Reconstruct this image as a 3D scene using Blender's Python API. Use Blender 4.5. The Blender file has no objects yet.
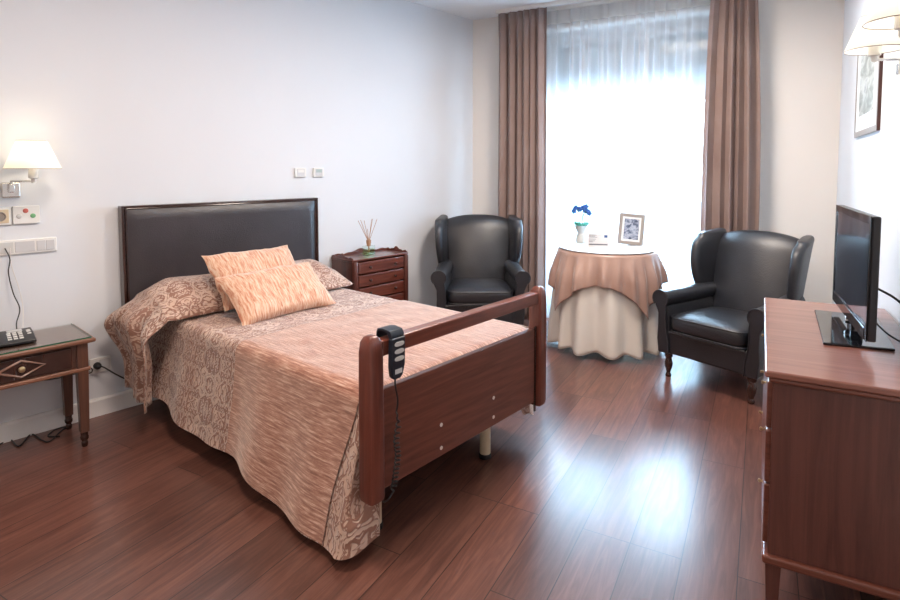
import bpy, bmesh, math, random
from mathutils import Vector, Matrix, noise
random.seed(7)
PI = math.pi
S = bpy.context.scene
COL = S.collection
sin, cos = math.sin, math.cos

# ------------------------------------------------------------------ camera
cam_d = bpy.data.cameras.new('camera')
cam = bpy.data.objects.new('camera', cam_d)
COL.objects.link(cam)
cam_d.sensor_fit = 'HORIZONTAL'
cam_d.sensor_width = 36
cam_d.lens = 565 / 900 * 36
cam_d.shift_y = -97 / 900
cam_d.clip_start = 0.02
cam.location = (0, 0, 1.38)
cam.rotation_euler = (math.radians(90 - 3.44), 0, math.radians(28.9))
S.camera = cam

# ------------------------------------------------------------------ view
S.view_settings.view_transform = 'Standard'
S.view_settings.look = 'None'
S.view_settings.gamma = 1
S.view_settings.use_curve_mapping = False
S.view_settings.exposure = 0.62

# ------------------------------------------------------------------ world: overcast bright daylight
W = bpy.data.worlds.new('daylight')
S.world = W
W.use_nodes = True
bg = W.node_tree.nodes['Background']
bg.inputs['Color'].default_value = (0.52, 0.76, 1.0, 1)
bg.inputs['Strength'].default_value = 27.0


def area(name, loc, rot, sx, sy, power, color, portal=False):
    d = bpy.data.lights.new(name, 'AREA')
    d.shape = 'RECTANGLE'
    d.size, d.size_y = sx, sy
    d.energy = power
    d.color = color
    if portal:
        d.cycles.is_portal = True
    o = bpy.data.objects.new(name, d)
    o.location = loc
    o.rotation_euler = rot
    COL.objects.link(o)
    return o


area('window_portal', (-1.06, 5.16, 1.4), (math.radians(90), 0, PI), 1.5, 2.6, 1, (1, 1, 1), True)
# fill lights added to brighten the room, out of the frame; fixtures built below
area('fill_light', (-1.45, 1.3, 2.735), (0, 0, 0), 0.56, 0.56, 27, (1.0, 0.82, 0.70))
area('fill_light', (-0.9, -0.9, 2.735), (0, 0, 0), 0.56, 0.56, 20, (1.0, 0.84, 0.72))
area('fill_light', (-0.75, 3.35, 2.735), (0, 0, 0), 0.56, 0.56, 40, (1.0, 0.87, 0.76))

CEIL = 2.80


# ------------------------------------------------------------------ materials
def new_mat(name):
    m = bpy.data.materials.new(name)
    m.use_nodes = True
    nt = m.node_tree
    b = nt.nodes['Principled BSDF']
    return m, nt, b


def setp(b, **kw):
    names = dict(color='Base Color', rough='Roughness', metal='Metallic', spec='Specular IOR Level', coat='Coat Weight',
                 coat_rough='Coat Roughness', sheen='Sheen Weight', sheen_rough='Sheen Roughness', trans='Transmission Weight',
                 ior='IOR', emis='Emission Strength', emis_color='Emission Color', alpha='Alpha', sheen_tint='Sheen Tint')
    for k, v in kw.items():
        if isinstance(v, tuple) and len(v) == 3:
            v = (*v, 1)
        b.inputs[names[k]].default_value = v


def srgb(r, g, b):
    f = lambda c: (c / 255 / 12.92) if c / 255 <= 0.04045 else ((c / 255 + 0.055) / 1.055) ** 2.4
    return (f(r), f(g), f(b))


def plain(name, color, rough=0.5, **kw):
    m, nt, b = new_mat(name)
    setp(b, color=color, rough=rough, **kw)
    # a faint procedural variation of tone
    tc = nt.nodes.new('ShaderNodeTexCoord')
    n = nt.nodes.new('ShaderNodeTexNoise')
    n.inputs['Scale'].default_value = 14
    n.inputs['Detail'].default_value = 3
    mx = nt.nodes.new('ShaderNodeMix')
    mx.data_type = 'RGBA'
    nt.links.new(tc.outputs['Object'], n.inputs['Vector'])
    nt.links.new(n.outputs['Fac'], mx.inputs['Factor'])
    mx.inputs['A'].default_value = (*[c * 0.93 for c in color], 1)
    mx.inputs['B'].default_value = (*[min(1, c * 1.05) for c in color], 1)
    nt.links.new(mx.outputs['Result'], b.inputs['Base Color'])
    return m


def ramp(nt, stops):
    r = nt.nodes.new('ShaderNodeValToRGB')
    e = r.color_ramp.elements
    while len(e) < len(stops):
        e.new(0.5)
    for i, (p, c) in enumerate(stops):
        e[i].position = p
        e[i].color = (*c, 1)
    return r


def mapping(nt, scale=(1, 1, 1), rot=(0, 0, 0), loc=(0, 0, 0), src='Object'):
    tc = nt.nodes.new('ShaderNodeTexCoord')
    mp = nt.nodes.new('ShaderNodeMapping')
    mp.inputs['Scale'].default_value = scale
    mp.inputs['Rotation'].default_value = rot
    mp.inputs['Location'].default_value = loc
    nt.links.new(tc.outputs[src], mp.inputs['Vector'])
    return mp


def add_bump(nt, b, sock, strength=0.2, dist=0.002):
    bu = nt.nodes.new('ShaderNodeBump')
    bu.inputs['Strength'].default_value = strength
    bu.inputs['Distance'].default_value = dist
    nt.links.new(sock, bu.inputs['Height'])
    nt.links.new(bu.outputs['Normal'], b.inputs['Normal'])


def wood(name, dark, light, axis='x', rough=0.35, coat=0.3, scale=1.0, ring=False):
    """wood with the grain running along the given local axis"""
    m, nt, b = new_mat(name)
    s = {'x': (1.2, 22, 22), 'y': (22, 1.2, 22), 'z': (22, 22, 1.2)}[axis]
    mp = mapping(nt, tuple(v * scale for v in s))
    n = nt.nodes.new('ShaderNodeTexNoise')
    n.inputs['Scale'].default_value = 1.6
    n.inputs['Detail'].default_value = 8
    n.inputs['Roughness'].default_value = 0.65
    n.inputs['Distortion'].default_value = 1.2
    nt.links.new(mp.outputs[0], n.inputs['Vector'])
    r = ramp(nt, [(0.3, dark), (0.72, light)])
    nt.links.new(n.outputs['Fac'], r.inputs['Fac'])
    out = r.outputs['Color']
    if ring:   # cathedral figure of veneer
        mp2 = mapping(nt, {'x': (0.9, 6, 6), 'y': (6, 0.9, 6), 'z': (6, 6, 0.9)}[axis], loc=(0.1, 0, -0.22 * 6 if axis != 'z' else 0))
        w = nt.nodes.new('ShaderNodeTexWave')
        w.wave_type = 'RINGS'
        w.rings_direction = 'SPHERICAL'
        w.inputs['Scale'].default_value = 1.7
        w.inputs['Distortion'].default_value = 2.2
        w.inputs['Detail'].default_value = 2.5
        w.inputs['Detail Scale'].default_value = 0.9
        nt.links.new(mp2.outputs[0], w.inputs['Vector'])
        r2 = ramp(nt, [(0.3, (0.93, 0.92, 0.91)), (0.9, (1.07, 1.06, 1.06))])
        nt.links.new(w.outputs['Fac'], r2.inputs['Fac'])
        mx = nt.nodes.new('ShaderNodeMix')
        mx.data_type = 'RGBA'
        mx.blend_type = 'MULTIPLY'
        mx.inputs['Factor'].default_value = 1
        nt.links.new(out, mx.inputs['A'])
        nt.links.new(r2.outputs['Color'], mx.inputs['B'])
        out = mx.outputs['Result']
    nt.links.new(out, b.inputs['Base Color'])
    setp(b, rough=rough, coat=coat, coat_rough=0.2)
    add_bump(nt, b, n.outputs['Fac'], 0.12, 0.001)
    return m


def leather(name, color):
    m, nt, b = new_mat(name)
    mp = mapping(nt)
    v = nt.nodes.new('ShaderNodeTexVoronoi')
    v.inputs['Scale'].default_value = 160
    n = nt.nodes.new('ShaderNodeTexNoise')
    n.inputs['Scale'].default_value = 5
    n.inputs['Detail'].default_value = 4
    nt.links.new(mp.outputs[0], v.inputs['Vector'])
    nt.links.new(mp.outputs[0], n.inputs['Vector'])
    r = ramp(nt, [(0.3, tuple(c * 0.8 for c in color)), (0.7, tuple(c * 1.25 for c in color))])
    nt.links.new(n.outputs['Fac'], r.inputs['Fac'])
    nt.links.new(r.outputs['Color'], b.inputs['Base Color'])
    ad = nt.nodes.new('ShaderNodeMath')
    ad.operation = 'MULTIPLY_ADD'
    ad.inputs[1].default_value = 4.0
    nt.links.new(n.outputs['Fac'], ad.inputs[0])
    nt.links.new(v.outputs['Distance'], ad.inputs[2])
    add_bump(nt, b, ad.outputs[0], 0.35, 0.0022)
    setp(b, rough=0.36, spec=0.75)
    return m


def uv_node(nt, scale):
    mp = mapping(nt, scale, src='UV')
    return mp


def damask(name):
    """silver beige satin ground with mirrored brown leaf figures; UV in metres"""
    m, nt, b = new_mat(name)
    tc = nt.nodes.new('ShaderNodeTexCoord')
    sep = nt.nodes.new('ShaderNodeSeparateXYZ')
    nt.links.new(tc.outputs['UV'], sep.inputs[0])
    pp = nt.nodes.new('ShaderNodeMath')
    pp.operation = 'PINGPONG'
    pp.inputs[1].default_value = 0.12
    nt.links.new(sep.outputs['Y'], pp.inputs[0])
    wr = nt.nodes.new('ShaderNodeMath')
    wr.operation = 'PINGPONG'
    wr.inputs[1].default_value = 0.19
    nt.links.new(sep.outputs['X'], wr.inputs[0])
    cb = nt.nodes.new('ShaderNodeCombineXYZ')
    nt.links.new(pp.outputs[0], cb.inputs['X'])
    nt.links.new(wr.outputs[0], cb.inputs['Y'])
    n = nt.nodes.new('ShaderNodeTexNoise')
    n.inputs['Scale'].default_value = 19
    n.inputs['Detail'].default_value = 1.2
    n.inputs['Distortion'].default_value = 2.6
    nt.links.new(cb.outputs[0], n.inputs['Vector'])
    r = ramp(nt, [(0.43, (0, 0, 0)), (0.47, (1, 1, 1)), (0.57, (1, 1, 1)), (0.61, (0, 0, 0))])
    nt.links.new(n.outputs['Fac'], r.inputs['Fac'])
    fine = nt.nodes.new('ShaderNodeTexNoise')
    fine.inputs['Scale'].default_value = 4
    nt.links.new(tc.outputs['UV'], fine.inputs['Vector'])
    g = ramp(nt, [(0.35, srgb(200, 166, 146)), (0.65, srgb(216, 192, 176))])
    nt.links.new(fine.outputs['Fac'], g.inputs['Fac'])
    mx = nt.nodes.new('ShaderNodeMix')
    mx.data_type = 'RGBA'
    nt.links.new(r.outputs['Color'], mx.inputs['Factor'])
    nt.links.new(g.outputs['Color'], mx.inputs['A'])
    mx.inputs['B'].default_value = (*srgb(150, 108, 90), 1)
    nt.links.new(mx.outputs['Result'], b.inputs['Base Color'])
    rr = nt.nodes.new('ShaderNodeMapRange')
    rr.inputs['To Min'].default_value = 0.34
    rr.inputs['To Max'].default_value = 0.62
    nt.links.new(r.outputs['Color'], rr.inputs['Value'])
    nt.links.new(rr.outputs[0], b.inputs['Roughness'])
    setp(b, spec=0.7, sheen=0.5, sheen_rough=0.4)
    wr2 = nt.nodes.new('ShaderNodeTexNoise')
    wr2.inputs['Scale'].default_value = 16
    wr2.inputs['Detail'].default_value = 3
    nt.links.new(tc.outputs['UV'], wr2.inputs['Vector'])
    ad = nt.nodes.new('ShaderNodeMath')
    ad.operation = 'MULTIPLY_ADD'
    ad.inputs[1].default_value = 5
    nt.links.new(wr2.outputs['Fac'], ad.inputs[0])
    nt.links.new(r.outputs['Color'], ad.inputs[2])
    add_bump(nt, b, ad.outputs[0], 0.8, 0.0035)
    return m


def chenille(name, dark, mid, light, uvscale, pos=(0.36, 0.5, 0.66), sheen=0.5):
    """velvety streaked pile; streaks run along U"""
    m, nt, b = new_mat(name)
    mp = mapping(nt, uvscale, src='UV')
    n = nt.nodes.new('ShaderNodeTexNoise')
    n.inputs['Scale'].default_value = 1
    n.inputs['Detail'].default_value = 5
    n.inputs['Roughness'].default_value = 0.7
    nt.links.new(mp.outputs[0], n.inputs['Vector'])
    r = ramp(nt, [(pos[0], dark), (pos[1], mid), (pos[2], light)])
    nt.links.new(n.outputs['Fac'], r.inputs['Fac'])
    nt.links.new(r.outputs['Color'], b.inputs['Base Color'])
    setp(b, rough=0.7, sheen=sheen, sheen_rough=0.45, sheen_tint=(1, 0.9, 0.8))
    add_bump(nt, b, n.outputs['Fac'], 0.7, 0.003)
    return m


def floor_mat():
    m, nt, b = new_mat('walnut_plank_floor')
    mp = mapping(nt, (1, 1, 1), rot=(0, 0, -PI / 2), loc=(0.42, -0.565 + 0.177 * 30 + 0.0, 0))
    # mapping: result x = y, y = -x
    br = nt.nodes.new('ShaderNodeTexBrick')
    br.offset = 0.37
    br.offset_frequency = 3
    br.inputs['Color1'].default_value = (0.0, 0.0, 0.0, 1)
    br.inputs['Color2'].default_value = (1, 1, 1, 1)
    br.inputs['Mortar'].default_value = (0.5, 0.5, 0.5, 1)
    br.inputs['Scale'].default_value = 1
    br.inputs['Mortar Size'].default_value = 0.0018
    br.inputs['Mortar Smooth'].default_value = 0.2
    br.inputs['Brick Width'].default_value = 1.25
    br.inputs['Row Height'].default_value = 0.177
    nt.links.new(mp.outputs[0], br.inputs['Vector'])
    # grain
    mg = mapping(nt, (34, 2.4, 1))
    off = nt.nodes.new('ShaderNodeVectorMath')
    off.operation = 'MULTIPLY_ADD'
    off.inputs[1].default_value = (37, 11, 5)
    nt.links.new(br.outputs['Color'], off.inputs[0])
    nt.links.new(mg.outputs[0], off.inputs[2])
    n = nt.nodes.new('ShaderNodeTexNoise')
    n.inputs['Scale'].default_value = 1.0
    n.inputs['Detail'].default_value = 8
    n.inputs['Roughness'].default_value = 0.62
    n.inputs['Distortion'].default_value = 1.6
    nt.links.new(off.outputs[0], n.inputs['Vector'])
    r = ramp(nt, [(0.28, srgb(76, 47, 39)), (0.5, srgb(100, 64, 54)), (0.75, srgb(124, 84, 71))])
    nt.links.new(n.outputs['Fac'], r.inputs['Fac'])
    tone = nt.nodes.new('ShaderNodeMapRange')
    tone.inputs['To Min'].default_value = 0.74
    tone.inputs['To Max'].default_value = 1.2
    nt.links.new(br.outputs['Color'], tone.inputs['Value'])
    mu = nt.nodes.new('ShaderNodeMix')
    mu.data_type = 'RGBA'
    mu.blend_type = 'MULTIPLY'
    mu.inputs['Factor'].default_value = 1
    nt.links.new(r.outputs['Color'], mu.inputs['A'])
    nt.links.new(tone.outputs[0], mu.inputs['B'])
    mx = nt.nodes.new('ShaderNodeMix')
    mx.data_type = 'RGBA'
    nt.links.new(br.outputs['Fac'], mx.inputs['Factor'])
    nt.links.new(mu.outputs['Result'], mx.inputs['A'])
    mx.inputs['B'].default_value = (*srgb(30, 18, 17), 1)
    nt.links.new(mx.outputs['Result'], b.inputs['Base Color'])
    setp(b, rough=0.3, spec=0.55, coat=0.3, coat_rough=0.17)
    h = nt.nodes.new('ShaderNodeMath')
    h.operation = 'MULTIPLY_ADD'
    h.inputs[1].default_value = -3
    nt.links.new(br.outputs['Fac'], h.inputs[0])
    nt.links.new(n.outputs['Fac'], h.inputs[2])
    add_bump(nt, b, h.outputs[0], 0.07, 0.0012)
    return m


def wall_mat(name, color):
    m, nt, b = new_mat(name)
    mp = mapping(nt, (1, 1, 1))
    n = nt.nodes.new('ShaderNodeTexNoise')
    n.inputs['Scale'].default_value = 150
    n.inputs['Detail'].default_value = 4
    n2 = nt.nodes.new('ShaderNodeTexNoise')
    n2.inputs['Scale'].default_value = 1.3
    nt.links.new(mp.outputs[0], n.inputs['Vector'])
    nt.links.new(mp.outputs[0], n2.inputs['Vector'])
    r = ramp(nt, [(0.3, tuple(c * 0.97 for c in color)), (0.7, color)])
    nt.links.new(n2.outputs['Fac'], r.inputs['Fac'])
    nt.links.new(r.outputs['Color'], b.inputs['Base Color'])
    setp(b, rough=0.75, spec=0.3)
    add_bump(nt, b, n.outputs['Fac'], 0.12, 0.001)
    return m


def cloth(name, color, color2=None, rough=0.7, sheen=0.3, weave=500, trans=0.0, spec=0.4):
    m, nt, b = new_mat(name)
    mp = mapping(nt, (1, 1, 1))
    n = nt.nodes.new('ShaderNodeTexNoise')
    n.inputs['Scale'].default_value = 3
    n.inputs['Detail'].default_value = 5
    w = nt.nodes.new('ShaderNodeTexNoise')
    w.inputs['Scale'].default_value = weave
    nt.links.new(mp.outputs[0], n.inputs['Vector'])
    nt.links.new(mp.outputs[0], w.inputs['Vector'])
    r = ramp(nt, [(0.3, color2 or tuple(c * 0.88 for c in color)), (0.7, color)])
    nt.links.new(n.outputs['Fac'], r.inputs['Fac'])
    nt.links.new(r.outputs['Color'], b.inputs['Base Color'])
    setp(b, rough=rough, sheen=sheen, sheen_rough=0.4, spec=spec)
    add_bump(nt, b, w.outputs['Fac'], 0.25, 0.0008)
    if trans > 0:
        tr = nt.nodes.new('ShaderNodeBsdfTranslucent')
        nt.links.new(r.outputs['Color'], tr.inputs['Color'])
        ms = nt.nodes.new('ShaderNodeMixShader')
        ms.inputs['Fac'].default_value = trans
        out = nt.nodes['Material Output']
        nt.links.new(b.outputs[0], ms.inputs[1])
        nt.links.new(tr.outputs[0], ms.inputs[2])
        nt.links.new(ms.outputs[0], out.inputs['Surface'])
    return m


def sheer_mat():
    m = bpy.data.materials.new('sheer_voile')
    m.use_nodes = True
    nt = m.node_tree
    nt.nodes.remove(nt.nodes['Principled BSDF'])
    out = nt.nodes['Material Output']
    tp = nt.nodes.new('ShaderNodeBsdfTransparent')
    tl = nt.nodes.new('ShaderNodeBsdfTranslucent')
    df = nt.nodes.new('ShaderNodeBsdfDiffuse')
    tl.inputs['Color'].default_value = (0.95, 0.97, 1, 1)
    df.inputs['Color'].default_value = (0.92, 0.94, 0.97, 1)
    a = nt.nodes.new('ShaderNodeMixShader')
    a.inputs['Fac'].default_value = 0.5
    nt.links.new(tl.outputs[0], a.inputs[1])
    nt.links.new(df.outputs[0], a.inputs[2])
    b = nt.nodes.new('ShaderNodeMixShader')
    # fine vertical threads vary how open the weave is
    mp = mapping(nt, (900, 900, 30))
    n = nt.nodes.new('ShaderNodeTexNoise')
    nt.links.new(mp.outputs[0], n.inputs['Vector'])
    mr = nt.nodes.new('ShaderNodeMapRange')
    mr.inputs['To Min'].default_value = 0.26
    mr.inputs['To Max'].default_value = 0.46
    nt.links.new(n.outputs['Fac'], mr.inputs['Value'])
    lw = nt.nodes.new('ShaderNodeLayerWeight')      # cloth seen edge-on is denser
    ma = nt.nodes.new('ShaderNodeMath')
    ma.operation = 'MULTIPLY_ADD'
    ma.use_clamp = True
    ma.inputs[1].default_value = 0.55
    nt.links.new(lw.outputs['Facing'], ma.inputs[0])
    nt.links.new(mr.outputs[0], ma.inputs[2])
    nt.links.new(ma.outputs[0], b.inputs['Fac'])
    nt.links.new(tp.outputs[0], b.inputs[1])
    nt.links.new(a.outputs[0], b.inputs[2])
    nt.links.new(b.outputs[0], out.inputs['Surface'])
    return m


def thin_glass(name, tint=(0.97, 0.99, 0.99), ior=1.5):
    m = bpy.data.materials.new(name)
    m.use_nodes = True
    nt = m.node_tree
    nt.nodes.remove(nt.nodes['Principled BSDF'])
    tp = nt.nodes.new('ShaderNodeBsdfTransparent')
    tp.inputs['Color'].default_value = (*tint, 1)
    gl = nt.nodes.new('ShaderNodeBsdfGlossy')
    gl.inputs['Roughness'].default_value = 0.02
    lw = nt.nodes.new('ShaderNodeLayerWeight')      # Schlick reflectance of a thin pane, the same from both faces
    pw_ = nt.nodes.new('ShaderNodeMath')
    pw_.operation = 'POWER'
    pw_.inputs[1].default_value = 5
    nt.links.new(lw.outputs['Facing'], pw_.inputs[0])
    fr = nt.nodes.new('ShaderNodeMath')
    fr.operation = 'MULTIPLY_ADD'
    r0 = ((ior - 1) / (ior + 1)) ** 2
    fr.inputs[1].default_value = 1 - r0
    fr.inputs[2].default_value = r0
    nt.links.new(pw_.outputs[0], fr.inputs[0])
    ms = nt.nodes.new('ShaderNodeMixShader')
    nt.links.new(fr.outputs[0], ms.inputs['Fac'])
    nt.links.new(tp.outputs[0], ms.inputs[1])
    nt.links.new(gl.outputs[0], ms.inputs[2])
    nt.links.new(ms.outputs[0], nt.nodes['Material Output'].inputs['Surface'])
    return m


def emit(name, color, strength):
    m, nt, b = new_mat(name)
    setp(b, color=color, emis_color=color, emis=strength)
    return m


def shade_mat():
    m, nt, b = new_mat('lamp_shade_fabric')
    setp(b, color=(0.93, 0.92, 0.84), rough=0.8)
    mp = mapping(nt, (300, 300, 300))
    n = nt.nodes.new('ShaderNodeTexNoise')
    nt.links.new(mp.outputs[0], n.inputs['Vector'])
    add_bump(nt, b, n.outputs['Fac'], 0.2, 0.0005)
    tr = nt.nodes.new('ShaderNodeBsdfTranslucent')
    tr.inputs['Color'].default_value = (0.98, 0.96, 0.86, 1)
    ms = nt.nodes.new('ShaderNodeMixShader')
    ms.inputs['Fac'].default_value = 0.5
    nt.links.new(b.outputs[0], ms.inputs[1])
    nt.links.new(tr.outputs[0], ms.inputs[2])
    nt.links.new(ms.outputs[0], nt.nodes['Material Output'].inputs['Surface'])
    return m


def art_mat(name, cols, scale, stretch=(1, 1, 1)):
    m, nt, b = new_mat(name)
    mp = mapping(nt, tuple(scale * s for s in stretch))
    n = nt.nodes.new('ShaderNodeTexNoise')
    n.inputs['Scale'].default_value = 1
    n.inputs['Detail'].default_value = 6
    n.inputs['Distortion'].default_value = 0.8
    nt.links.new(mp.outputs[0], n.inputs['Vector'])
    r = ramp(nt, [(0.3 + 0.4 * i / (len(cols) - 1), c) for i, c in enumerate(cols)])
    nt.links.new(n.outputs['Fac'], r.inputs['Fac'])
    nt.links.new(r.outputs['Color'], b.inputs['Base Color'])
    setp(b, rough=0.4)
    return m


M = {}
M['floor'] = floor_mat()
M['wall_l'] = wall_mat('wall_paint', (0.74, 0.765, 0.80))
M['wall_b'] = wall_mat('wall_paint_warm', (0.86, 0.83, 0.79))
M['ceil'] = wall_mat('ceiling_paint', (0.82, 0.83, 0.85))
M['base'] = plain('white_lacquer', (0.84, 0.83, 0.82), 0.35)
M['white'] = plain('white_plastic', (0.8, 0.8, 0.78), 0.35)
M['cream'] = plain('cream_enamel', srgb(216, 200, 170), 0.4)
M['greyplastic'] = plain('grey_plastic', (0.45, 0.46, 0.47), 0.4)
M['black'] = plain('black_plastic', (0.012, 0.013, 0.016), 0.28)
M['gloss_black'] = plain('gloss_black', (0.006, 0.007, 0.01), 0.08, spec=0.4, coat=0.3, coat_rough=0.03)
M['remote'] = plain('dark_blue_plastic', (0.012, 0.018, 0.03), 0.4)
M['rubber'] = plain('black_rubber', (0.015, 0.015, 0.016), 0.5)
M['chrome'] = plain('brushed_chrome', (0.72, 0.7, 0.67), 0.22, metal=1.0)
M['brass'] = plain('aged_brass', (0.55, 0.45, 0.28), 0.3, metal=1.0)
M['leather'] = leather('black_leather', (0.016, 0.018, 0.024))
M['hb_leather'] = leather('headboard_leather', (0.030, 0.024, 0.028))
M['bedwood_y'] = wood('bed_wood', srgb(90, 50, 40), srgb(124, 74, 60), 'y', 0.36, 0.35, ring=True)
M['bedwood_z'] = wood('bed_post_wood', srgb(88, 44, 34), srgb(126, 66, 51), 'z', 0.3, 0.5)
M['bedwood_r'] = wood('bed_rail_wood', srgb(90, 46, 36), srgb(132, 72, 56), 'y', 0.3, 0.5)
M['antique_x'] = wood('antique_wood', srgb(70, 30, 22), srgb(116, 58, 42), 'x', 0.3, 0.6)
M['antique_z'] = wood('antique_wood_upright', srgb(60, 26, 20), srgb(100, 50, 38), 'z', 0.32, 0.5)
M['desk_x'] = wood('desk_wood', srgb(96, 60, 46), srgb(142, 98, 76), 'x', 0.35, 0.4)
M['desk_z'] = wood('desk_leg_wood', srgb(66, 40, 32), srgb(100, 66, 52), 'z', 0.35, 0.4)
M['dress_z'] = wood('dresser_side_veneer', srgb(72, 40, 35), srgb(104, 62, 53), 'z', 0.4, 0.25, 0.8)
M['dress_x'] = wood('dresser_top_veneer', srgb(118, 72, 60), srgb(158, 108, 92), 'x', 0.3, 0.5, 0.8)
M['dress_e'] = wood('dresser_moulding', srgb(86, 44, 34), srgb(124, 72, 56), 'x', 0.35, 0.4)
M['darkleg'] = wood('turned_leg_wood', srgb(34, 18, 14), srgb(66, 36, 28), 'z', 0.25, 0.6)
M['damask'] = damask('damask_satin')
M['runner'] = chenille('terracotta_chenille', srgb(122, 66, 48), srgb(168, 114, 92), srgb(220, 184, 162), (9, 150, 1), sheen=1.0)
M['cushion'] = chenille('gold_chenille', srgb(180, 106, 76), srgb(208, 162, 134), srgb(222, 198, 174), (100, 13, 1), (0.36, 0.49, 0.62), sheen=0.7)
M['curtain'] = cloth('taupe_curtain', srgb(160, 140, 134), srgb(144, 122, 116), 0.65, 0.3, trans=0.12)
M['sheer'] = sheer_mat()
M['tape_white'] = cloth('white_header_tape', (0.85, 0.85, 0.84), None, 0.8, 0.1, trans=0.4)
M['tablecloth'] = cloth('cream_tablecloth', (0.90, 0.86, 0.80), (0.86, 0.81, 0.75), 0.8, 0.3, trans=0.3)
M['satin'] = cloth('taupe_satin', srgb(180, 148, 134), srgb(154, 122, 110), 0.38, 0.3, spec=0.8)
M['top_reflection'] = cloth('painted_glass_reflection', srgb(228, 230, 234), None, 0.3, 0.1, spec=0.9)  # near-white colour stands in for the window reflected in the glass
M['glass'] = thin_glass('window_glass', ior=1.2)
M['green_glass'] = thin_glass('table_glass', (0.97, 0.99, 0.98))
M['glass_edge'] = plain('glass_edge_green', (0.03, 0.13, 0.08), 0.1)
M['bottle'] = thin_glass('bottle_glass', (0.9, 0.95, 0.92))
M['oil'] = thin_glass('pale_green_oil', (0.80, 0.93, 0.62))
M['reed'] = wood('reed_sticks', srgb(150, 110, 84), srgb(190, 150, 120), 'z', 0.6, 0)
M['shade'] = shade_mat()
M['bulb'] = emit('lit_bulb', (1.0, 0.93, 0.78), 5)
M['alu'] = plain('grey_window_frame', (0.42, 0.44, 0.46), 0.4)
M['shutter'] = plain('grey_roller_shutter', (0.36, 0.40, 0.43), 0.6)
M['terrace'] = plain('balcony_stone', (0.30, 0.33, 0.34), 0.8)
M['red'] = plain('red_button', (0.6, 0.16, 0.13), 0.4)
M['green'] = plain('green_button', (0.16, 0.42, 0.2), 0.4)
M['screen'] = plain('tv_screen_glass', (0.006, 0.012, 0.028), 0.12, spec=1.0, coat=0.6, coat_rough=0.05)
M['lcd'] = plain('display_grey', (0.42, 0.5, 0.48), 0.2)
M['paper'] = plain('paper_white', (0.6, 0.6, 0.61), 0.7)
M['ink'] = plain('dark_ink', (0.12, 0.12, 0.14), 0.7)
M['blueink'] = plain('blue_ink', (0.02, 0.07, 0.22), 0.6)
M['silverframe'] = plain('silver_grey_wood', srgb(150, 142, 136), 0.4)
M['mat'] = plain('picture_mat', (0.78, 0.78, 0.76), 0.6)
M['art_small'] = art_mat('photo_print', [srgb(50, 58, 78), srgb(90, 100, 120), srgb(170, 176, 190), srgb(70, 76, 96)], 30)
M['art_big'] = art_mat('landscape_print', [srgb(120, 126, 120), srgb(150, 156, 150), srgb(196, 200, 196), srgb(132, 140, 146)], 5, (1, 1, 3))
M['darkframe'] = plain('dark_frame_edge', srgb(80, 44, 36), 0.4)
M['greenleaf'] = plain('orchid_leaf', (0.05, 0.3, 0.2), 0.4)
M['stem'] = plain('orchid_stem', (0.06, 0.18, 0.1), 0.5)
M['bluepetal'] = plain('blue_petals', (0.03, 0.12, 0.42), 0.5)
M['wrap'] = cloth('vase_wrapping', srgb(190, 186, 178), None, 0.6, 0.2)
M['mattress'] = cloth('mattress_ticking', (0.7, 0.68, 0.64))
M['screw'] = plain('white_screw_cap', (0.8, 0.76, 0.72), 0.4)
M['tape'] = plain('cable_black', (0.012, 0.012, 0.013), 0.45)
M['whitecable'] = plain('white_cable', (0.75, 0.73, 0.7), 0.45)
M['greybtn'] = plain('grey_buttons', (0.62, 0.63, 0.62), 0.45)


# ------------------------------------------------------------------ mesh helpers
def link(name, me, mat=None, parent=None, loc=None, rz=None):
    o = bpy.data.objects.new(name, me)
    if mat is not None:
        me.materials.append(mat)
    COL.objects.link(o)
    if parent is not None:
        o.parent = parent
    if loc is not None:
        o.location = loc
    if rz is not None:
        o.rotation_euler = (0, 0, rz)
    return o


def finish(name, bm, mat, parent=None, loc=None, rz=None, bevel=0, seg=2, smooth=True, subsurf=0, solid=0, angle=40, solid_off=-1):
    bmesh.ops.recalc_face_normals(bm, faces=bm.faces)
    me = bpy.data.meshes.new(name)
    bm.to_mesh(me)
    bm.free()
    o = link(name, me, mat, parent, loc, rz)
    if smooth:
        for p in me.polygons:
            p.use_smooth = True
        if bevel == 0 and subsurf == 0 and solid == 0:
            me.set_sharp_from_angle(angle=math.radians(angle))
    if solid:
        md = o.modifiers.new('solid', 'SOLIDIFY')
        md.thickness = solid
        md.offset = solid_off
    if bevel:
        md = o.modifiers.new('bevel', 'BEVEL')
        md.width = bevel
        md.segments = seg
        md.limit_method = 'ANGLE'
        md.angle_limit = math.radians(35)
        md.harden_normals = True
    if subsurf:
        md = o.modifiers.new('sub', 'SUBSURF')
        md.levels = subsurf
        md.render_levels = subsurf
    return o


def add_box(bm, x0, x1, y0, y1, z0, z1):
    vs = [bm.verts.new(p) for p in ((x0, y0, z0), (x1, y0, z0), (x1, y1, z0), (x0, y1, z0), (x0, y0, z1), (x1, y0, z1), (x1, y1, z1), (x0, y1, z1))]
    for f in ((0, 3, 2, 1), (4, 5, 6, 7), (0, 1, 5, 4), (1, 2, 6, 5), (2, 3, 7, 6), (3, 0, 4, 7)):
        bm.faces.new([vs[i] for i in f])
    return vs


def box(name, x0, x1, y0, y1, z0, z1, mat, parent=None, bevel=0.003, seg=2, **kw):
    bm = bmesh.new()
    add_box(bm, x0, x1, y0, y1, z0, z1)
    return finish(name, bm, mat, parent, bevel=bevel, seg=seg, smooth=bevel > 0, **kw)


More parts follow.
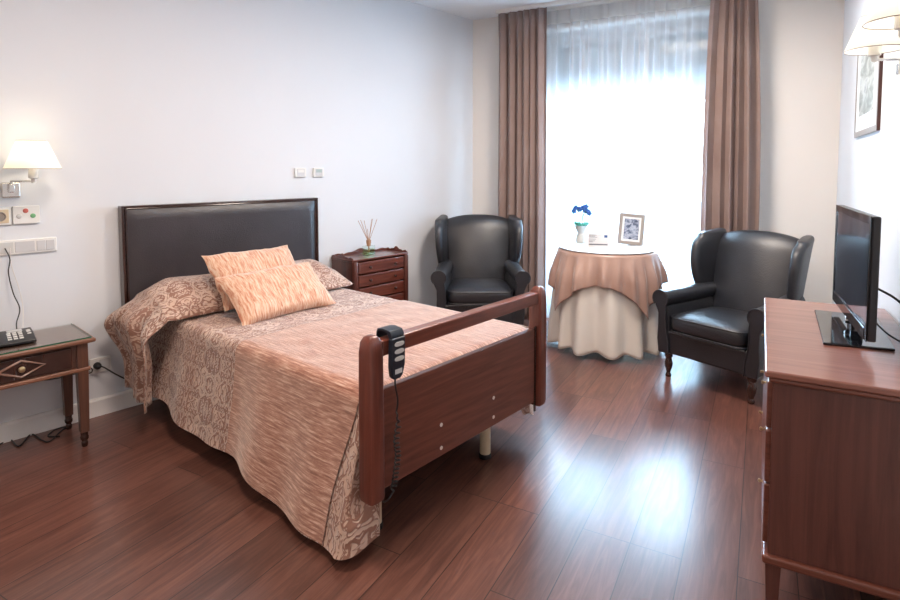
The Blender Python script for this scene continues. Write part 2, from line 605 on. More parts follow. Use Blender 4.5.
def add_loft(bm, rings, cap=True, closed=True):
    R = [[bm.verts.new(p) for p in r] for r in rings]
    n = len(R[0])
    for a, b in zip(R, R[1:]):
        for i in range(n if closed else n - 1):
            j = (i + 1) % n
            bm.faces.new((a[i], a[j], b[j], b[i]))
    if cap and closed:
        bm.faces.new(R[0][::-1])
        bm.faces.new(R[-1])
    return R


def circle(cx, cy, z, r, n=24, ry=None):
    return [(cx + r * cos(2 * PI * i / n), cy + (ry or r) * sin(2 * PI * i / n), z) for i in range(n)]


def lathe(name, prof, mat, parent=None, loc=(0, 0, 0), n=28, cap=True, **kw):
    """prof: list of (radius, z)"""
    bm = bmesh.new()
    add_loft(bm, [circle(loc[0], loc[1], loc[2] + z, max(r, 1e-4), n) for r, z in prof], cap)
    return finish(name, bm, mat, parent, **kw)


def add_tube(bm, pts, r, n=8, cap=True):
    pts = [Vector(p) for p in pts]
    rings = []
    t0 = (pts[1] - pts[0]).normalized()
    up = Vector((0, 0, 1)) if abs(t0.z) < 0.9 else Vector((1, 0, 0))
    nrm = t0.cross(up).normalized()
    for i, p in enumerate(pts):
        if i == 0:
            t = t0
        elif i == len(pts) - 1:
            t = (pts[i] - pts[i - 1]).normalized()
        else:
            t = (pts[i + 1] - pts[i - 1]).normalized()
        nrm = (nrm - t * nrm.dot(t)).normalized()
        bn = t.cross(nrm)
        rr = r[i] if isinstance(r, (list, tuple)) else r
        rings.append([p + (nrm * cos(2 * PI * k / n) + bn * sin(2 * PI * k / n)) * rr for k in range(n)])
    add_loft(bm, rings, cap)


def spline(pts, k=8):
    """Catmull-Rom through the points"""
    P = [Vector(p) for p in pts]
    P = [P[0] * 2 - P[1]] + P + [P[-1] * 2 - P[-2]]
    out = []
    for i in range(1, len(P) - 2):
        for j in range(k):
            t = j / k
            a, b, c, d = P[i - 1:i + 3]
            out.append(0.5 * ((2 * b) + (c - a) * t + (2 * a - 5 * b + 4 * c - d) * t * t + (3 * b - a - 3 * c + d) * t ** 3))
    out.append(P[-2])
    return out


def tube(name, pts, r, mat, parent=None, n=8, smooth_path=True, k=8, **kw):
    bm = bmesh.new()
    add_tube(bm, spline(pts, k) if smooth_path else pts, r, n)
    return finish(name, bm, mat, parent, **kw)


def add_prism(bm, poly, axis, a, b):
    """poly in the two other axes (cyclic order), extruded from a to b along axis"""
    def P(u, v, w):
        return {'x': (w, u, v), 'y': (u, w, v), 'z': (u, v, w)}[axis]
    A = [bm.verts.new(P(u, v, a)) for u, v in poly]
    B = [bm.verts.new(P(u, v, b)) for u, v in poly]
    n = len(poly)
    bm.faces.new(A[::-1])
    bm.faces.new(B)
    for i in range(n):
        j = (i + 1) % n
        bm.faces.new((A[i], A[j], B[j], B[i]))


def prism(name, poly, axis, a, b, mat, parent=None, bevel=0.003, seg=2, **kw):
    bm = bmesh.new()
    add_prism(bm, poly, axis, a, b)
    return finish(name, bm, mat, parent, bevel=bevel, seg=seg, **kw)


def grid(name, nu, nv, fn, mat, parent=None, uv=None, close_u=False, **kw):
    bm = bmesh.new()
    V = [[bm.verts.new(fn(i / (nu - (0 if close_u else 1)), j / (nv - 1))) for j in range(nv)] for i in range(nu)]
    lay = bm.loops.layers.uv.new('UVMap')
    for i in range(nu if close_u else nu - 1):
        for j in range(nv - 1):
            i2 = (i + 1) % nu
            f = bm.faces.new((V[i][j], V[i2][j], V[i2][j + 1], V[i][j + 1]))
            for lp, (a, b) in zip(f.loops, ((i, j), (i + 1, j), (i + 1, j + 1), (i, j + 1))):
                a, b = a / (nu - (0 if close_u else 1)), b / (nv - 1)
                lp[lay].uv = uv(a, b) if uv else (a, b)
    return finish(name, bm, mat, parent, **kw)


def thing(name, label, cat, loc=(0, 0, 0), rz=0, group=None):
    o = bpy.data.objects.new(name, None)
    o.empty_display_size = 0.1
    COL.objects.link(o)
    o.location = loc
    o.rotation_euler = (0, 0, rz)
    return tag(o, label, cat, group)


def tag(o, label, cat, group=None):
    o['label'] = label
    o['category'] = cat
    if group:
        o['group'] = group
    return o


def struct(o):
    o['kind'] = 'structure'
    return o


def copy_tree(o, parent=None):
    c = o.copy()
    COL.objects.link(c)
    if parent is not None:
        c.parent = parent
    for ch in [k for k in bpy.data.objects if k.parent == o]:
        copy_tree(ch, c)
    return c


def sm(a, b, x):
    t = max(0, min(1, (x - a) / (b - a)))
    return t * t * (3 - 2 * t)


# ------------------------------------------------------------------ room shell
BY = 4.92                  # inner face of the window wall
RX = 0.475                 # inner face of the right-hand wall
WL = Vector((-3.328, 1.33, 0))
D = Vector((0.2335, 0.9724, 0)).normalized()
N = Vector((D.y, -D.x, 0))
TH = math.atan2(D.y, D.x)  # local x along the wall, local -y into the room


def LW(u, o, z=0):
    return WL + D * u + N * o + Vector((0, 0, z))


uc = (BY - 1.33) / D.y
corner = LW(uc, 0)
u0 = (-2.6 - 1.33) / D.y
rearL = LW(u0, 0)

bm = bmesh.new()
add_box(bm, -5.2, 0.9, -2.9, BY + 0.3, -0.12, 0)
struct(finish('floor', bm, M['floor'], smooth=False))
bm = bmesh.new()
add_box(bm, -5.2, 0.9, -2.9, BY + 0.3, CEIL, CEIL + 0.12)
struct(finish('ceiling', bm, M['ceil'], smooth=False))
# slanting left wall
bm = bmesh.new()
A, B = LW(u0 - 0.2, 0), LW(uc + 0.0, 0)
A2, B2 = LW(u0 - 0.2, -0.2), LW(uc + 0.3, -0.2)
add_prism(bm, [(A.x, A.y), (B.x, B.y), (B.x, BY + 0.25), (B2.x, BY + 0.25), (A2.x, A2.y)], 'z', 0, CEIL)
struct(finish('wall_left', bm, M['wall_l'], smooth=False))
# window wall with opening
WX0, WX1, WZ1 = -1.80, -0.30, 2.62
bm = bmesh.new()
add_box(bm, corner.x, WX0, BY, BY + 0.3, 0, CEIL)
add_box(bm, WX1, RX + 0.2, BY, BY + 0.3, 0, CEIL)
add_box(bm, WX0, WX1, BY, BY + 0.3, WZ1, CEIL)
struct(finish('wall_back', bm, M['wall_b'], smooth=False))
bm = bmesh.new()
add_box(bm, RX, RX + 0.2, -2.8, BY, 0, CEIL)
struct(finish('wall_right', bm, M['wall_l'], smooth=False))
bm = bmesh.new()
add_box(bm, -4.6, RX, -2.8, -2.6, 0, CEIL)
struct(finish('wall_rear', bm, M['wall_b'], smooth=False))

# baseboards
def baseboard_poly(h=0.1, t=0.016):
    return [(0, 0), (t, 0), (t, h - 0.012), (t - 0.006, h - 0.002), (0, h)]

bm = bmesh.new()
L = (LW(uc, 0) - LW(u0, 0)).length
add_prism(bm, [(-y, z) for y, z in baseboard_poly()], 'x', 0, L - 0.02)
o = finish('baseboard_left', bm, M['base'], smooth=False, loc=LW(u0, 0), rz=TH)
struct(o)
bm = bmesh.new()
add_prism(bm, [(BY - y, z) for y, z in baseboard_poly()], 'x', corner.x + 0.02, WX0)
add_prism(bm, [(BY - y, z) for y, z in baseboard_poly()], 'x', WX1, RX)
struct(finish('baseboard_back', bm, M['base'], smooth=False))
bm = bmesh.new()
add_prism(bm, [(RX - y, z) for y, z in baseboard_poly()], 'y', -2.6, BY - 0.02)
struct(finish('baseboard_right', bm, M['base'], smooth=False))

# window: white frame, two leaves, glass, roller shutter half down outside
win = bpy.data.objects.new('window_1', None)
COL.objects.link(win)
struct(win)
win.location = ((WX0 + WX1) / 2, BY + 0.18, 0)
hw = (WX1 - WX0) / 2
bm = bmesh.new()
add_box(bm, -hw, -hw + 0.06, -0.035, 0.035, 0.0, WZ1)
add_box(bm, hw - 0.06, hw, -0.035, 0.035, 0.0, WZ1)
add_box(bm, -hw + 0.06, hw - 0.06, -0.035, 0.035, WZ1 - 0.06, WZ1)
add_box(bm, -hw + 0.06, hw - 0.06, -0.035, 0.035, 0.0, 0.06)
finish('window_frame', bm, M['alu'], win, bevel=0.004)
for s in (-1, 1):
    xa, xb = (-hw + 0.06, -0.002) if s < 0 else (0.002, hw - 0.06)
    bm = bmesh.new()
    add_box(bm, xa, xa + 0.055, -0.03, 0.02, 0.06, WZ1 - 0.06)
    add_box(bm, xb - 0.055, xb, -0.03, 0.02, 0.06, WZ1 - 0.06)
    add_box(bm, xa + 0.055, xb - 0.055, -0.03, 0.02, 0.06, 0.13)
    add_box(bm, xa + 0.055, xb - 0.055, -0.03, 0.02, WZ1 - 0.12, WZ1 - 0.06)
    leaf = finish('window_leaf', bm, M['alu'], win, bevel=0.004)
    bm = bmesh.new()
    add_box(bm, xa + 0.056, xb - 0.056, -0.008, -0.002, 0.131, WZ1 - 0.121)
    finish('window_pane', bm, M['glass'], leaf, smooth=False)
bm = bmesh.new()
add_box(bm, -0.012, 0.012, -0.075, -0.03, 1.05, 1.08)
add_box(bm, -0.012, 0.012, -0.085, -0.07, 1.0, 1.12)
finish('window_handle', bm, M['chrome'], win, bevel=0.004)
bm = bmesh.new()
k = 0
z = WZ1
while z > 2.02:   # shutter slats, one curtain of them
    add_box(bm, -hw + 0.002, hw - 0.002, 0.075, 0.087, z - 0.0452, z)
    z -= 0.045
add_box(bm, -hw + 0.01, hw - 0.01, 0.07, 0.092, z - 0.03, z + 0.0)
finish('roller_shutter', bm, M['shutter'], win, bevel=0.004)

# balcony outside
bm = bmesh.new()
add_box(bm, -4.5, 2.5, BY + 0.3, 6.5, -0.12, -0.02)
struct(finish('floor_balcony', bm, M['terrace'], smooth=False))
bal = thing('balcony_railing', 'pale railing of the balcony glimpsed through the sheer curtains', 'railing', (0, 6.3, 0))
bm = bmesh.new()
add_box(bm, -4.4, 2.4, -0.03, 0.03, 1.0, 1.05)
finish('handrail', bm, M['terrace'], bal, bevel=0.01)
box('infill_panel', -4.4, 2.4, -0.015, 0.015, 0.0, 1.0, M['terrace'], bal, 0)
for x in (-4.35, -1.9, 0.3, 2.35):
    box('post', x - 0.025, x + 0.025, -0.025, 0.025, -0.02, 1.0, M['terrace'], bal)

# ------------------------------------------------------------------ curtain rail and curtains
rail = thing('curtain_rail', 'thin white ceiling rail that carries the brown drapes and sheers', 'curtain rail', (0, 0, 0))
box('track', -2.13, -0.02, 4.70, 4.725, 2.768, CEIL, M['white'], rail)
box('track', -2.13, -0.02, 4.865, 4.89, 2.768, CEIL, M['white'], rail)


def curtain(name, label, x0t, x1t, x0b, x1b, yc, ztop, zbot, nf, amp, mat, seed, cat, group=None, fullness=0.5, solid=0.0015, header=None, mids=None):
    rnd = random.Random(seed)
    ph = [rnd.uniform(0, 2 * PI) for _ in range(4)]

    def fn(a, b):
        z = ztop + (zbot - ztop) * b
        # fold phase, uneven width
        t = a + 0.032 * sin(2 * PI * 1.3 * a + ph[0]) + 0.012 * sin(2 * PI * 5.1 * a + ph[1])
        xt = x0t + (x1t - x0t) * a
        xb = x0b + (x1b - x0b) * a
        x = xt + (xb - xt) * b
        if mids:
            x += mids(a, b)
        th = 2 * PI * nf * t + 0.35 * sin(3 * b + ph[2])
        am = amp * (0.45 + 0.55 * sm(0, 0.12, b)) * (1 + 0.35 * sin(2 * PI * 3.1 * a + ph[3]))
        y = yc + am * sin(th) + 0.25 * am * sin(2 * th + ph[1] + 2 * b)
        x += fullness * am * 0.7 * sin(2 * th)
        return (x, y, z)
    w = abs(x1t - x0t)
    o = grid(name, int(nf * 16) + 1, 26, fn, mat, None, uv=lambda a, b: (a * w, b * 2.7), solid=solid, solid_off=0)
    tag(o, label, cat, group)
    if header:
        def hd(a, b):
            x, y, z = fn(a, b * 0.042)
            return (x, y - 0.002, z)
        grid('header_tape', int(nf * 16) + 1, 4, hd, header, o)
    return o


curtain('curtain', 'taupe brown full length drape hanging left of the window behind the bed-side armchair',
        -2.115, -1.655, -2.13, -1.64, 4.715, 2.765, 0.03, 6.5, 0.036, M['curtain'], 3, 'curtain', 'brown drapes at the window')
curtain('curtain', 'taupe brown full length drape hanging at the right side of the window',
        -0.375, -0.075, -0.40, -0.02, 4.715, 2.765, 0.03, 5.5, 0.036, M['curtain'], 8, 'curtain', 'brown drapes at the window',
        mids=lambda a, b: 0.03 * sin(PI * b) * (1 if a > 0.5 else -0.6) * abs(a - 0.5) * 2)
curtain('sheer_curtain', 'left white sheer voile panel, hanging behind the orchid', -1.84, -1.08, -1.86, -1.06, 4.872, 2.765, 0.03, 8, 0.025,
        M['sheer'], 21, 'sheer curtain', 'white sheers', solid=0, fullness=1.0, header=M['tape_white'])
curtain('sheer_curtain', 'right white sheer voile panel, hanging behind the silver photo frame', -1.11, -0.25, -1.12, -0.24, 4.882, 2.765, 0.03, 9, 0.025,
        M['sheer'], 33, 'sheer curtain', 'white sheers', solid=0, fullness=1.0, header=M['tape_white'])

# ------------------------------------------------------------------ bed
BX, BYY = -1.165, 1.555
BA = math.atan2(-0.2047, 0.979)
bed = thing('adjustable_bed', 'care bed with dark leather headboard and reddish wooden open-rail footboard', 'bed', (BX, BYY, 0), BA)
BW = 1.12
PF = 1.072             # far footboard post


def bloc(p):   # world -> bed local
    return Matrix.Rotation(-BA, 4, 'Z') @ (Vector(p) - Vector((BX, BYY, 0)))


# footboard
for y in (-0.008, PF):
    bm = bmesh.new()
    rings = []
    for z, w, d in ((0.222, 0.031, 0.034), (0.235, 0.034, 0.037), (0.5, 0.034, 0.037), (0.75, 0.033, 0.034), (0.785, 0.029, 0.03), (0.802, 0.02, 0.021), (0.808, 0.01, 0.011)):
        ring = []
        for k in range(20):
            a = 2 * PI * k / 20
            c, s_ = cos(a), sin(a)
            e = 0.35
            ring.append((math.copysign(abs(c) ** e, c) * d, y + math.copysign(abs(s_) ** e, s_) * w, z))
        rings.append(ring)
    add_loft(bm, rings)
    finish('footboard_post', bm, M['bedwood_z'], bed, angle=60)
box('footboard_panel', -0.012, 0.014, 0.026, PF - 0.034, 0.245, 0.608, M['bedwood_y'], bed, 0.004)
bm = bmesh.new()
add_box(bm, -0.0225, 0.024, 0.0255, PF - 0.0336, 0.728, 0.785)
finish('footboard_rail', bm, M['bedwood_r'], bed, bevel=0.007, seg=3)
for y, z in ((0.342, 0.372), (0.342, 0.278), (0.69, 0.372), (0.69, 0.285)):
    bm = bmesh.new()
    add_loft(bm, [[(0.0135 + dx, y + r * cos(2 * PI * k / 12), z + r * sin(2 * PI * k / 12)) for k in range(12)] for dx, r in ((0, 0.008), (0.002, 0.008), (0.0035, 0.004))])
    finish('screw_cap', bm, M['screw'], bed)
bm = bmesh.new()
add_box(bm, 0.012, 0.019, PF - 0.052, PF - 0.038, 0.2, 0.62)
finish('edge_strip', bm, M['darkleg'], bed, bevel=0.002)
# under-frame
bm = bmesh.new()
for y in (0.10, BW - 0.13):
    add_box(bm, -1.9, -0.014, y, y + 0.04, 0.33, 0.37)
for x in (-1.85, -1.2, -0.6, -0.2):
    add_box(bm, x, x + 0.04, 0.14, BW - 0.13, 0.335, 0.365)
finish('bed_frame', bm, M['greyplastic'], bed, bevel=0.003)
for x, y in ((-0.13, 0.82), (-0.13, 0.12), (-1.75, 0.82), (-1.75, 0.12)):
    lg = lathe('leg', [(0.026, 0.012), (0.026, 0.33)], M['cream'], bed, (x, y, 0), 20)
    lathe('foot_cap', [(0.024, 0), (0.03, 0.003), (0.03, 0.02), (0.026, 0.024)], M['rubber'], lg, (x, y, 0), 20)
    if x > -1:
        bm = bmesh.new()
        add_tube(bm, [(x + 0.0, y - 0.028, 0.235), (x, y - 0.06, 0.235)], 0.005)
        add_tube(bm, [(x, y - 0.06, 0.235), (x, y - 0.066, 0.235), (x, y - 0.082, 0.235), (x, y - 0.086, 0.235)], [0.010, 0.015, 0.015, 0.008], 14)
        finish('clamp_knob', bm, M['black'], lg)
# mattress
bm = bmesh.new()
add_box(bm, -1.92, -0.05, 0.02, BW - 0.02, 0.38, 0.555)
finish('mattress', bm, M['mattress'], bed, bevel=0.045, seg=5)
# headboard, parallel to the wall
hbL, hbR = bloc(LW(0.57, 0.04)), bloc(LW(1.868, 0.04))
hdir = (hbR - hbL)
hang_ = math.atan2(hdir.y, hdir.x)
hl = hdir.length
hb = bpy.data.objects.new('headboard', None)
hb.parent = bed
hb.location = (hbL.x, hbL.y, 0)
hb.rotation_euler = (0, 0, hang_)
COL.objects.link(hb)
hb['label'] = 'dark leather upholstered headboard with wooden edge'


def pad(a, b):
    x = 0.022 + (hl - 0.044) * a
    z = 0.42 + (1.155 - 0.42) * b
    e = min(sm(0, 0.035, a), sm(0, 0.035, 1 - a), sm(0, 0.06, 1 - b))
    return (x, -0.022 - 0.016 * e, z)


grid('upholstered_pad', 50, 34, pad, M['hb_leather'], hb)
tube('piping', [(0.024, -0.026, 0.42), (0.024, -0.026, 1.15), (0.028, -0.026, 1.156), (hl - 0.028, -0.026, 1.156), (hl - 0.024, -0.026, 1.15), (hl - 0.024, -0.026, 0.42)], 0.0045, M['darkleg'], hb, smooth_path=False)
bm = bmesh.new()
add_box(bm, 0, 0.014, -0.03, 0.03, 0.28, 1.172)
add_box(bm, hl - 0.014, hl, -0.03, 0.03, 0.28, 1.172)
add_box(bm, 0.02, hl - 0.02, -0.03, 0.03, 1.16, 1.172)
add_box(bm, 0.02, hl - 0.02, -0.018, 0.03, 0.35, 1.16)
finish('headboard_frame', bm, M['darkleg'], hb, bevel=0.003)

# bedspread: flat top and a skirt of columns around three sides
ZT = 0.588
X0, X1 = -1.925, -0.062       # head end, foot end of the top
R0 = 0.05


def topz(x, y):
    z = ZT + 0.008 * noise.noise(Vector((x * 2.3, y * 2.3, 1.7))) + 0.004 * noise.noise(Vector((x * 9, y * 9, 4)))
    return z


def hem(p):
    """hem height on the near side along x"""
    return 0.135 - 0.10 * sm(-1.7, -0.1, p) + 0.012 * sin(7 * p + 1)


def foldv(p, seed=0.0):
    return 0.5 * sin(9.5 * p + 1.2 + seed) + 0.35 * sin(17 * p + 0.4 + seed) + 0.3 * noise.noise(Vector((p * 4, seed, 0.3)))


def skirt(bx, by, dx, dy, p, d, hz, off, flare=0.075, seed=0.0, foldamp=0.036):
    """d in 0..1 from the rounded edge to the hem"""
    arc = 0.16
    if d < arc:
        t = d / arc * PI / 2
        o_, z = R0 * sin(t) - R0, ZT - R0 * (1 - cos(t))
        o_ += off * sin(t)
        z += off * cos(t)
    else:
        t = (d - arc) / (1 - arc)
        z = (ZT - R0) + (hz - (ZT - R0)) * t
        o_ = flare * t ** 1.2 + foldamp * foldv(p, seed) * (t ** 0.8) + 0.006 * noise.noise(Vector((p * 6, t * 5, seed))) * t + off
    # o_ = 0 is the mattress side plane + R0 margin
    return (bx + dx * o_, by + dy * o_, z)


def column_point(kind, p, d, off=0.0):
    if kind == 'near':
        return skirt(p, 0.0, 0, -1, p, d, hem(p), off, 0.075 + 0.055 * sm(-0.7, -0.05, p))
    if kind == 'far':
        return skirt(p, BW, 0, 1, p, d, 0.12, off, 0.02, 3.1, 0.008)


def build_bedspread():
    bm = bmesh.new()
    lay = bm.loops.layers.uv.new('UVMap')
    NX, NY, ND = 120, 50, 22
    xs = [X0 + (X1 - X0) * i / (NX - 1) for i in range(NX)]
    ys = [R0 + (BW - 2 * R0) * j / (NY - 1) for j in range(NY)]
    uvd = {}
    top = []
    for x in xs:
        row = []
        for y in ys:
            v = bm.verts.new((x, y, topz(x, y)))
            uvd[v] = (x, y)
            row.append(v)
        top.append(row)
    for i in range(NX - 1):
        for j in range(NY - 1):
            bm.faces.new((top[i][j], top[i + 1][j], top[i + 1][j + 1], top[i][j + 1]))

    def run(cols):
        prev = None
        for c in cols:
            if prev:
                for a in range(len(c) - 1):
                    q = []
                    for v in (prev[a], prev[a + 1], c[a + 1], c[a]):
                        if v not in q:
                            q.append(v)
                    if len(q) > 2:
                        try:
                            bm.faces.new(q)
                        except ValueError:
                            pass
            prev = c
    cols = []
    H = 0.5
    for i, x in enumerate(xs):   # near side, head to foot
        c = [top[i][0]]
        for k in range(1, ND + 1):
            v = bm.verts.new(column_point('near', x, k / ND))
            uvd[v] = (x, R0 - k / ND * (H + 0.05))
            c.append(v)
        cols.append(c)
    # near foot corner: columns fan from the near side round to the foot side
    NC = 12
    for q in range(1, NC + 1):
        a = q / NC * PI / 2
        c = [top[-1][0]]
        fl = 0.075 + 0.05 * sin(2 * a)
        for k in range(1, ND + 1):
            d = k / ND
            hz = hem(X1) - 0.005 * sin(2 * a) + 0.02 * (q / NC)
            pt = skirt(X1, 0.0, 0, -1, X1, d, hz, 0.0, 0.13)
            o_ = -pt[1]                       # outward distance
            z = pt[2]
            t = max(0, (d - 0.16) / 0.84)
            o1 = o_ * cos(a) ** 0.7 if q < NC else o_ * 0
            # lower part runs forward past the post, then back under it
            fx = (0.03 + 0.03 * t ** 1.5 + 0.012 * sin(3 * a) * t) * sin(a)
            fx = min(fx, 0.012) if z > 0.21 else fx * (0.4 + 0.6 * sm(0.21, 0.1, z)) + 0.012 * sin(a) * 0
            y = -o_ * max(0, cos(a)) ** 0.8 + (0.02 + 0.02 * t) * (1 - cos(a)) * 1.0
            v = bm.verts.new((X1 + fx * (1 if z < 0.21 else 1), y if d > 0.16 else R0 + (pt[1] - R0) * cos(a) ** 0.5, z))
            uvd[v] = (X1 + 0.1 * q / NC, R0 - d * (H + 0.05))
            c.append(v)
        cols.append(c)
    # foot side: hangs only as far as the mattress, tucked behind the footboard
    for j in range(1, NY):
        c = [top[-1][j]]
        y = ys[j]
        e = min(1, (y - R0) / 0.07)
        e2 = min(1, (ys[-1] - y) / 0.07)
        hz = 0.37 - 0.23 * sm(0.95, 1.02, y)
        for k in range(1, ND + 1):
            d = k / ND
            t = d
            v = bm.verts.new((X1 + 0.018 * sin(min(1, d * 4) * PI / 2), y, ZT - 0.02 * (1 - cos(min(1, d * 4) * PI / 2)) - (ZT - 0.02 - hz) * max(0, d - 0.05)))
            uvd[v] = (X1 + d * 0.25, y)
            c.append(v)
        cols.append(c)
    # far side
    for i in range(NX - 1, -1, -1):
        x = xs[i]
        c = [top[i][-1]]
        lo = 0.12 + 0.0 * i
        for k in range(1, ND + 1):
            v = bm.verts.new(column_point('far', x, k / ND))
            uvd[v] = (x, BW - R0 + k / ND * (H + 0.05))
            c.append(v)
        cols.append(c)
    run(cols)
    for f in bm.faces:
        for lp in f.loops:
            lp[lay].uv = uvd[lp.vert]
    me = bpy.data.meshes.new('bedspread')
    bm.normal_update()
    bm.to_mesh(me)
    bm.free()
    o = link('bedspread', me, M['damask'], None, (BX, BYY, 0), BA)
    for p in me.polygons:
        p.use_smooth = True
    return tag(o, 'silvery beige damask bedspread draped over the bed down to the floor', 'bedspread')


build_bedspread()

# runner: same surface a little further out
RX0, RX1 = -0.93, -0.066


def runner_fn(a, b):
    # b: 0 near hem .. 1 far hem ; a: head edge .. foot edge
    off = 0.007
    total = 0.47 + (BW - 2 * R0) + 0.40
    q = b * total
    if q < 0.47:
        d = 1 - q / 0.47
        d *= 0.985
        x = RX0 + (RX1 - RX0 - 0.085 * sm(0.0, 0.8, d)) * a
        return column_point('near', x, d, off)
    q -= 0.47
    x = RX0 + (RX1 - RX0) * a
    if q < BW - 2 * R0:
        y = R0 + q
        z = topz(x, y) + off
        if a > 0.93:
            e = (a - 0.93) / 0.07
            xs_ = RX0 + (RX1 - RX0) * 0.93
            x = xs_ + (X1 + 0.027 - xs_) * min(1, e / 0.5)
            z -= 0.1 * max(0, (e - 0.42) / 0.58) * sm(-0.01, 0.02, q) * sm(-0.01, 0.02, BW - 2 * R0 - q)
        return (x, y, z)
    q -= BW - 2 * R0
    d = q / 0.4 * 0.95
    return column_point('far', x, d, off)


o = grid('bed_runner', 90, 110, runner_fn, M['runner'], None, uv=lambda a, b: (a * 0.86, b * 1.9))
o.location = (BX, BYY, 0)
o.rotation_euler = (0, 0, BA)
tag(o, 'terracotta and gold chenille throw laid across the foot half of the bed', 'throw')

# long pillow under its own damask cover whose side hangs down beside the bed
def sham_fn(a, b):
    # a: head (0) -> front edge (1);  b: near hem (0) -> far end (1)
    ta = a * PI
    y0 = -0.06
    prof = sin(ta) ** 0.75 if 0 < a < 1 else 0
    total = 0.46 + 1.26
    q = b * total
    hang = 0.46
    if q >= hang:
        s = (q - hang) / 1.26
        y = -0.07 + s * 1.24
        endf = min(1, (s + 0.05) / 0.16) ** 0.5 * (min(1, (1.0 - s + 0.005) / 0.16) ** 0.5)
        sag = 1 - 0.10 * sin(PI * s) + 0.05 * noise.noise(Vector((s * 5, 0, 0)))
        x = X0 + 0.0 + 0.43 * a * (1 - 0.08 * (1 - endf)) + 0.012 * noise.noise(Vector((s * 7, a * 2, 3))) * a
        z = ZT + 0.012 + 0.075 * (1 - a) ** 1.0 + (0.135 * prof) * endf * sag + 0.006 * noise.noise(Vector((s * 12, a * 6, 1)))
        z -= 0.04 * (1 - endf) * (1 - a)
        return (x, y, z)
    t = 1 - q / hang        # 0 at bed edge, 1 at hem
    x = X0 + 0.43 * a
    top = sham_edge(a)
    hz = 0.17 - 0.04 * a
    bulge = sm(0, 0.22, t) * (1 - sm(0.22, 0.75, t))
    out = 0.065 + 0.098 * (1 - 0.85 * a) * bulge + (0.03 + 0.05 * a) * sm(0, 0.3, t)
    out += (0.028 * sin(a * 13 + 1.0) + 0.014 * sin(a * 29 + 2)) * sm(0, 0.35, t)
    zz = top + (hz - top) * (t ** 1.15)
    x2 = x - 0.10 * t * a * (1 - 0.3 * t) + 0.01 * sin(9 * t + 4 * a)
    return (x2, -out, zz)


def sham_edge(a):
    ta = a * PI
    prof = sin(ta) ** 0.75 if 0 < a < 1 else 0
    endf = (0.05 / 0.16) ** 0.5
    return ZT + 0.012 + 0.075 * (1 - a) + 0.135 * prof * endf - 0.04 * (1 - endf) * (1 - a)


o = grid('pillow_cover', 56, 100, sham_fn, M['damask'], None, uv=lambda a, b: (a * 0.55, b * 1.75), solid=0.004, solid_off=0)
o.location = (BX, BYY, 0)
o.rotation_euler = (0, 0, BA)
tag(o, 'damask cover over the long pillow at the headboard, its side hanging down', 'pillow cover')


def cushion(name, label, w, h, t, loc, rot, seed):
    def fn(a, b):
        # closed surface: a around, b from front centre.. use two sheets joined
        return None
    bm = bmesh.new()
    lay = bm.loops.layers.uv.new('UVMap')
    n, m = 40, 28
    uvd = {}
    sheets = []
    for side in (1, -1):
        V = []
        for i in range(n + 1):
            row = []
            for j in range(m + 1):
                u, v = -1 + 2 * i / n, -1 + 2 * j / m
                edge = (1 - abs(u) ** 3.2) * (1 - abs(v) ** 3.2)
                th = t / 2 * max(0, edge) ** 0.55
                pin = 1 - 0.06 * (1 - abs(v) ** 2) * abs(u) ** 4
                pin2 = 1 - 0.09 * (1 - abs(u) ** 2) * abs(v) ** 4
                nz = noise.noise(Vector((u * 2 + seed, v * 2, side * 3))) * 0.012 * edge + 0.006 * noise.noise(Vector((u * 6 + seed, v * 5, side)))* (1 if 0 < i < n and 0 < j < m else 0)
                wob = 0.008 * noise.noise(Vector((u * 3, v * 3, seed)))
                p = (u * w / 2 * pin + wob, side * -(th + (nz if edge > 0.01 else 0)), v * h / 2 * pin2 + wob)
                if side == -1 and (i in (0, n) or j in (0, m)):
                    row.append(sheets[0][i][j])
                else:
                    vt = bm.verts.new(p)
                    uvd[vt] = (u * w / 2, v * h / 2 + side)
                    row.append(vt)
            V.append(row)
        sheets.append(V)
        for i in range(n):
            for j in range(m):
                q = (V[i][j], V[i + 1][j], V[i + 1][j + 1], V[i][j + 1])
                f = bm.faces.new(q if side == 1 else q[::-1])
    for f in bm.faces:
        for lp in f.loops:
            lp[lay].uv = uvd[lp.vert]
    o = finish(name, bm, M['cushion'], None)
    o.location = loc
    o.rotation_euler = rot
    tag(o, label, 'cushion', 'gold chenille cushions on the bed')
    # seam piping around the rim
    pts = []
    return o


def bw(x, y, z):
    return Matrix.Rotation(BA, 4, 'Z') @ Vector((x, y, z)) + Vector((BX, BYY, 0))


# local +x of the cushion = across the bed (d direction), local -y = front towards the foot
cr = BA + PI / 2
cushion('cushion', 'gold chenille cushion leaning at the back, partly covered by the other cushion', 0.57, 0.36, 0.13, bw(-1.50, 0.455, 0.765), (math.radians(-40), math.radians(0), cr + 0.05), 1.0)
cushion('cushion', 'front gold chenille cushion with terracotta streaks lying against the other cushion', 0.60, 0.34, 0.13, bw(-1.30, 0.455, 0.70), (math.radians(-50), math.radians(-1), cr + 0.02), 5.0)

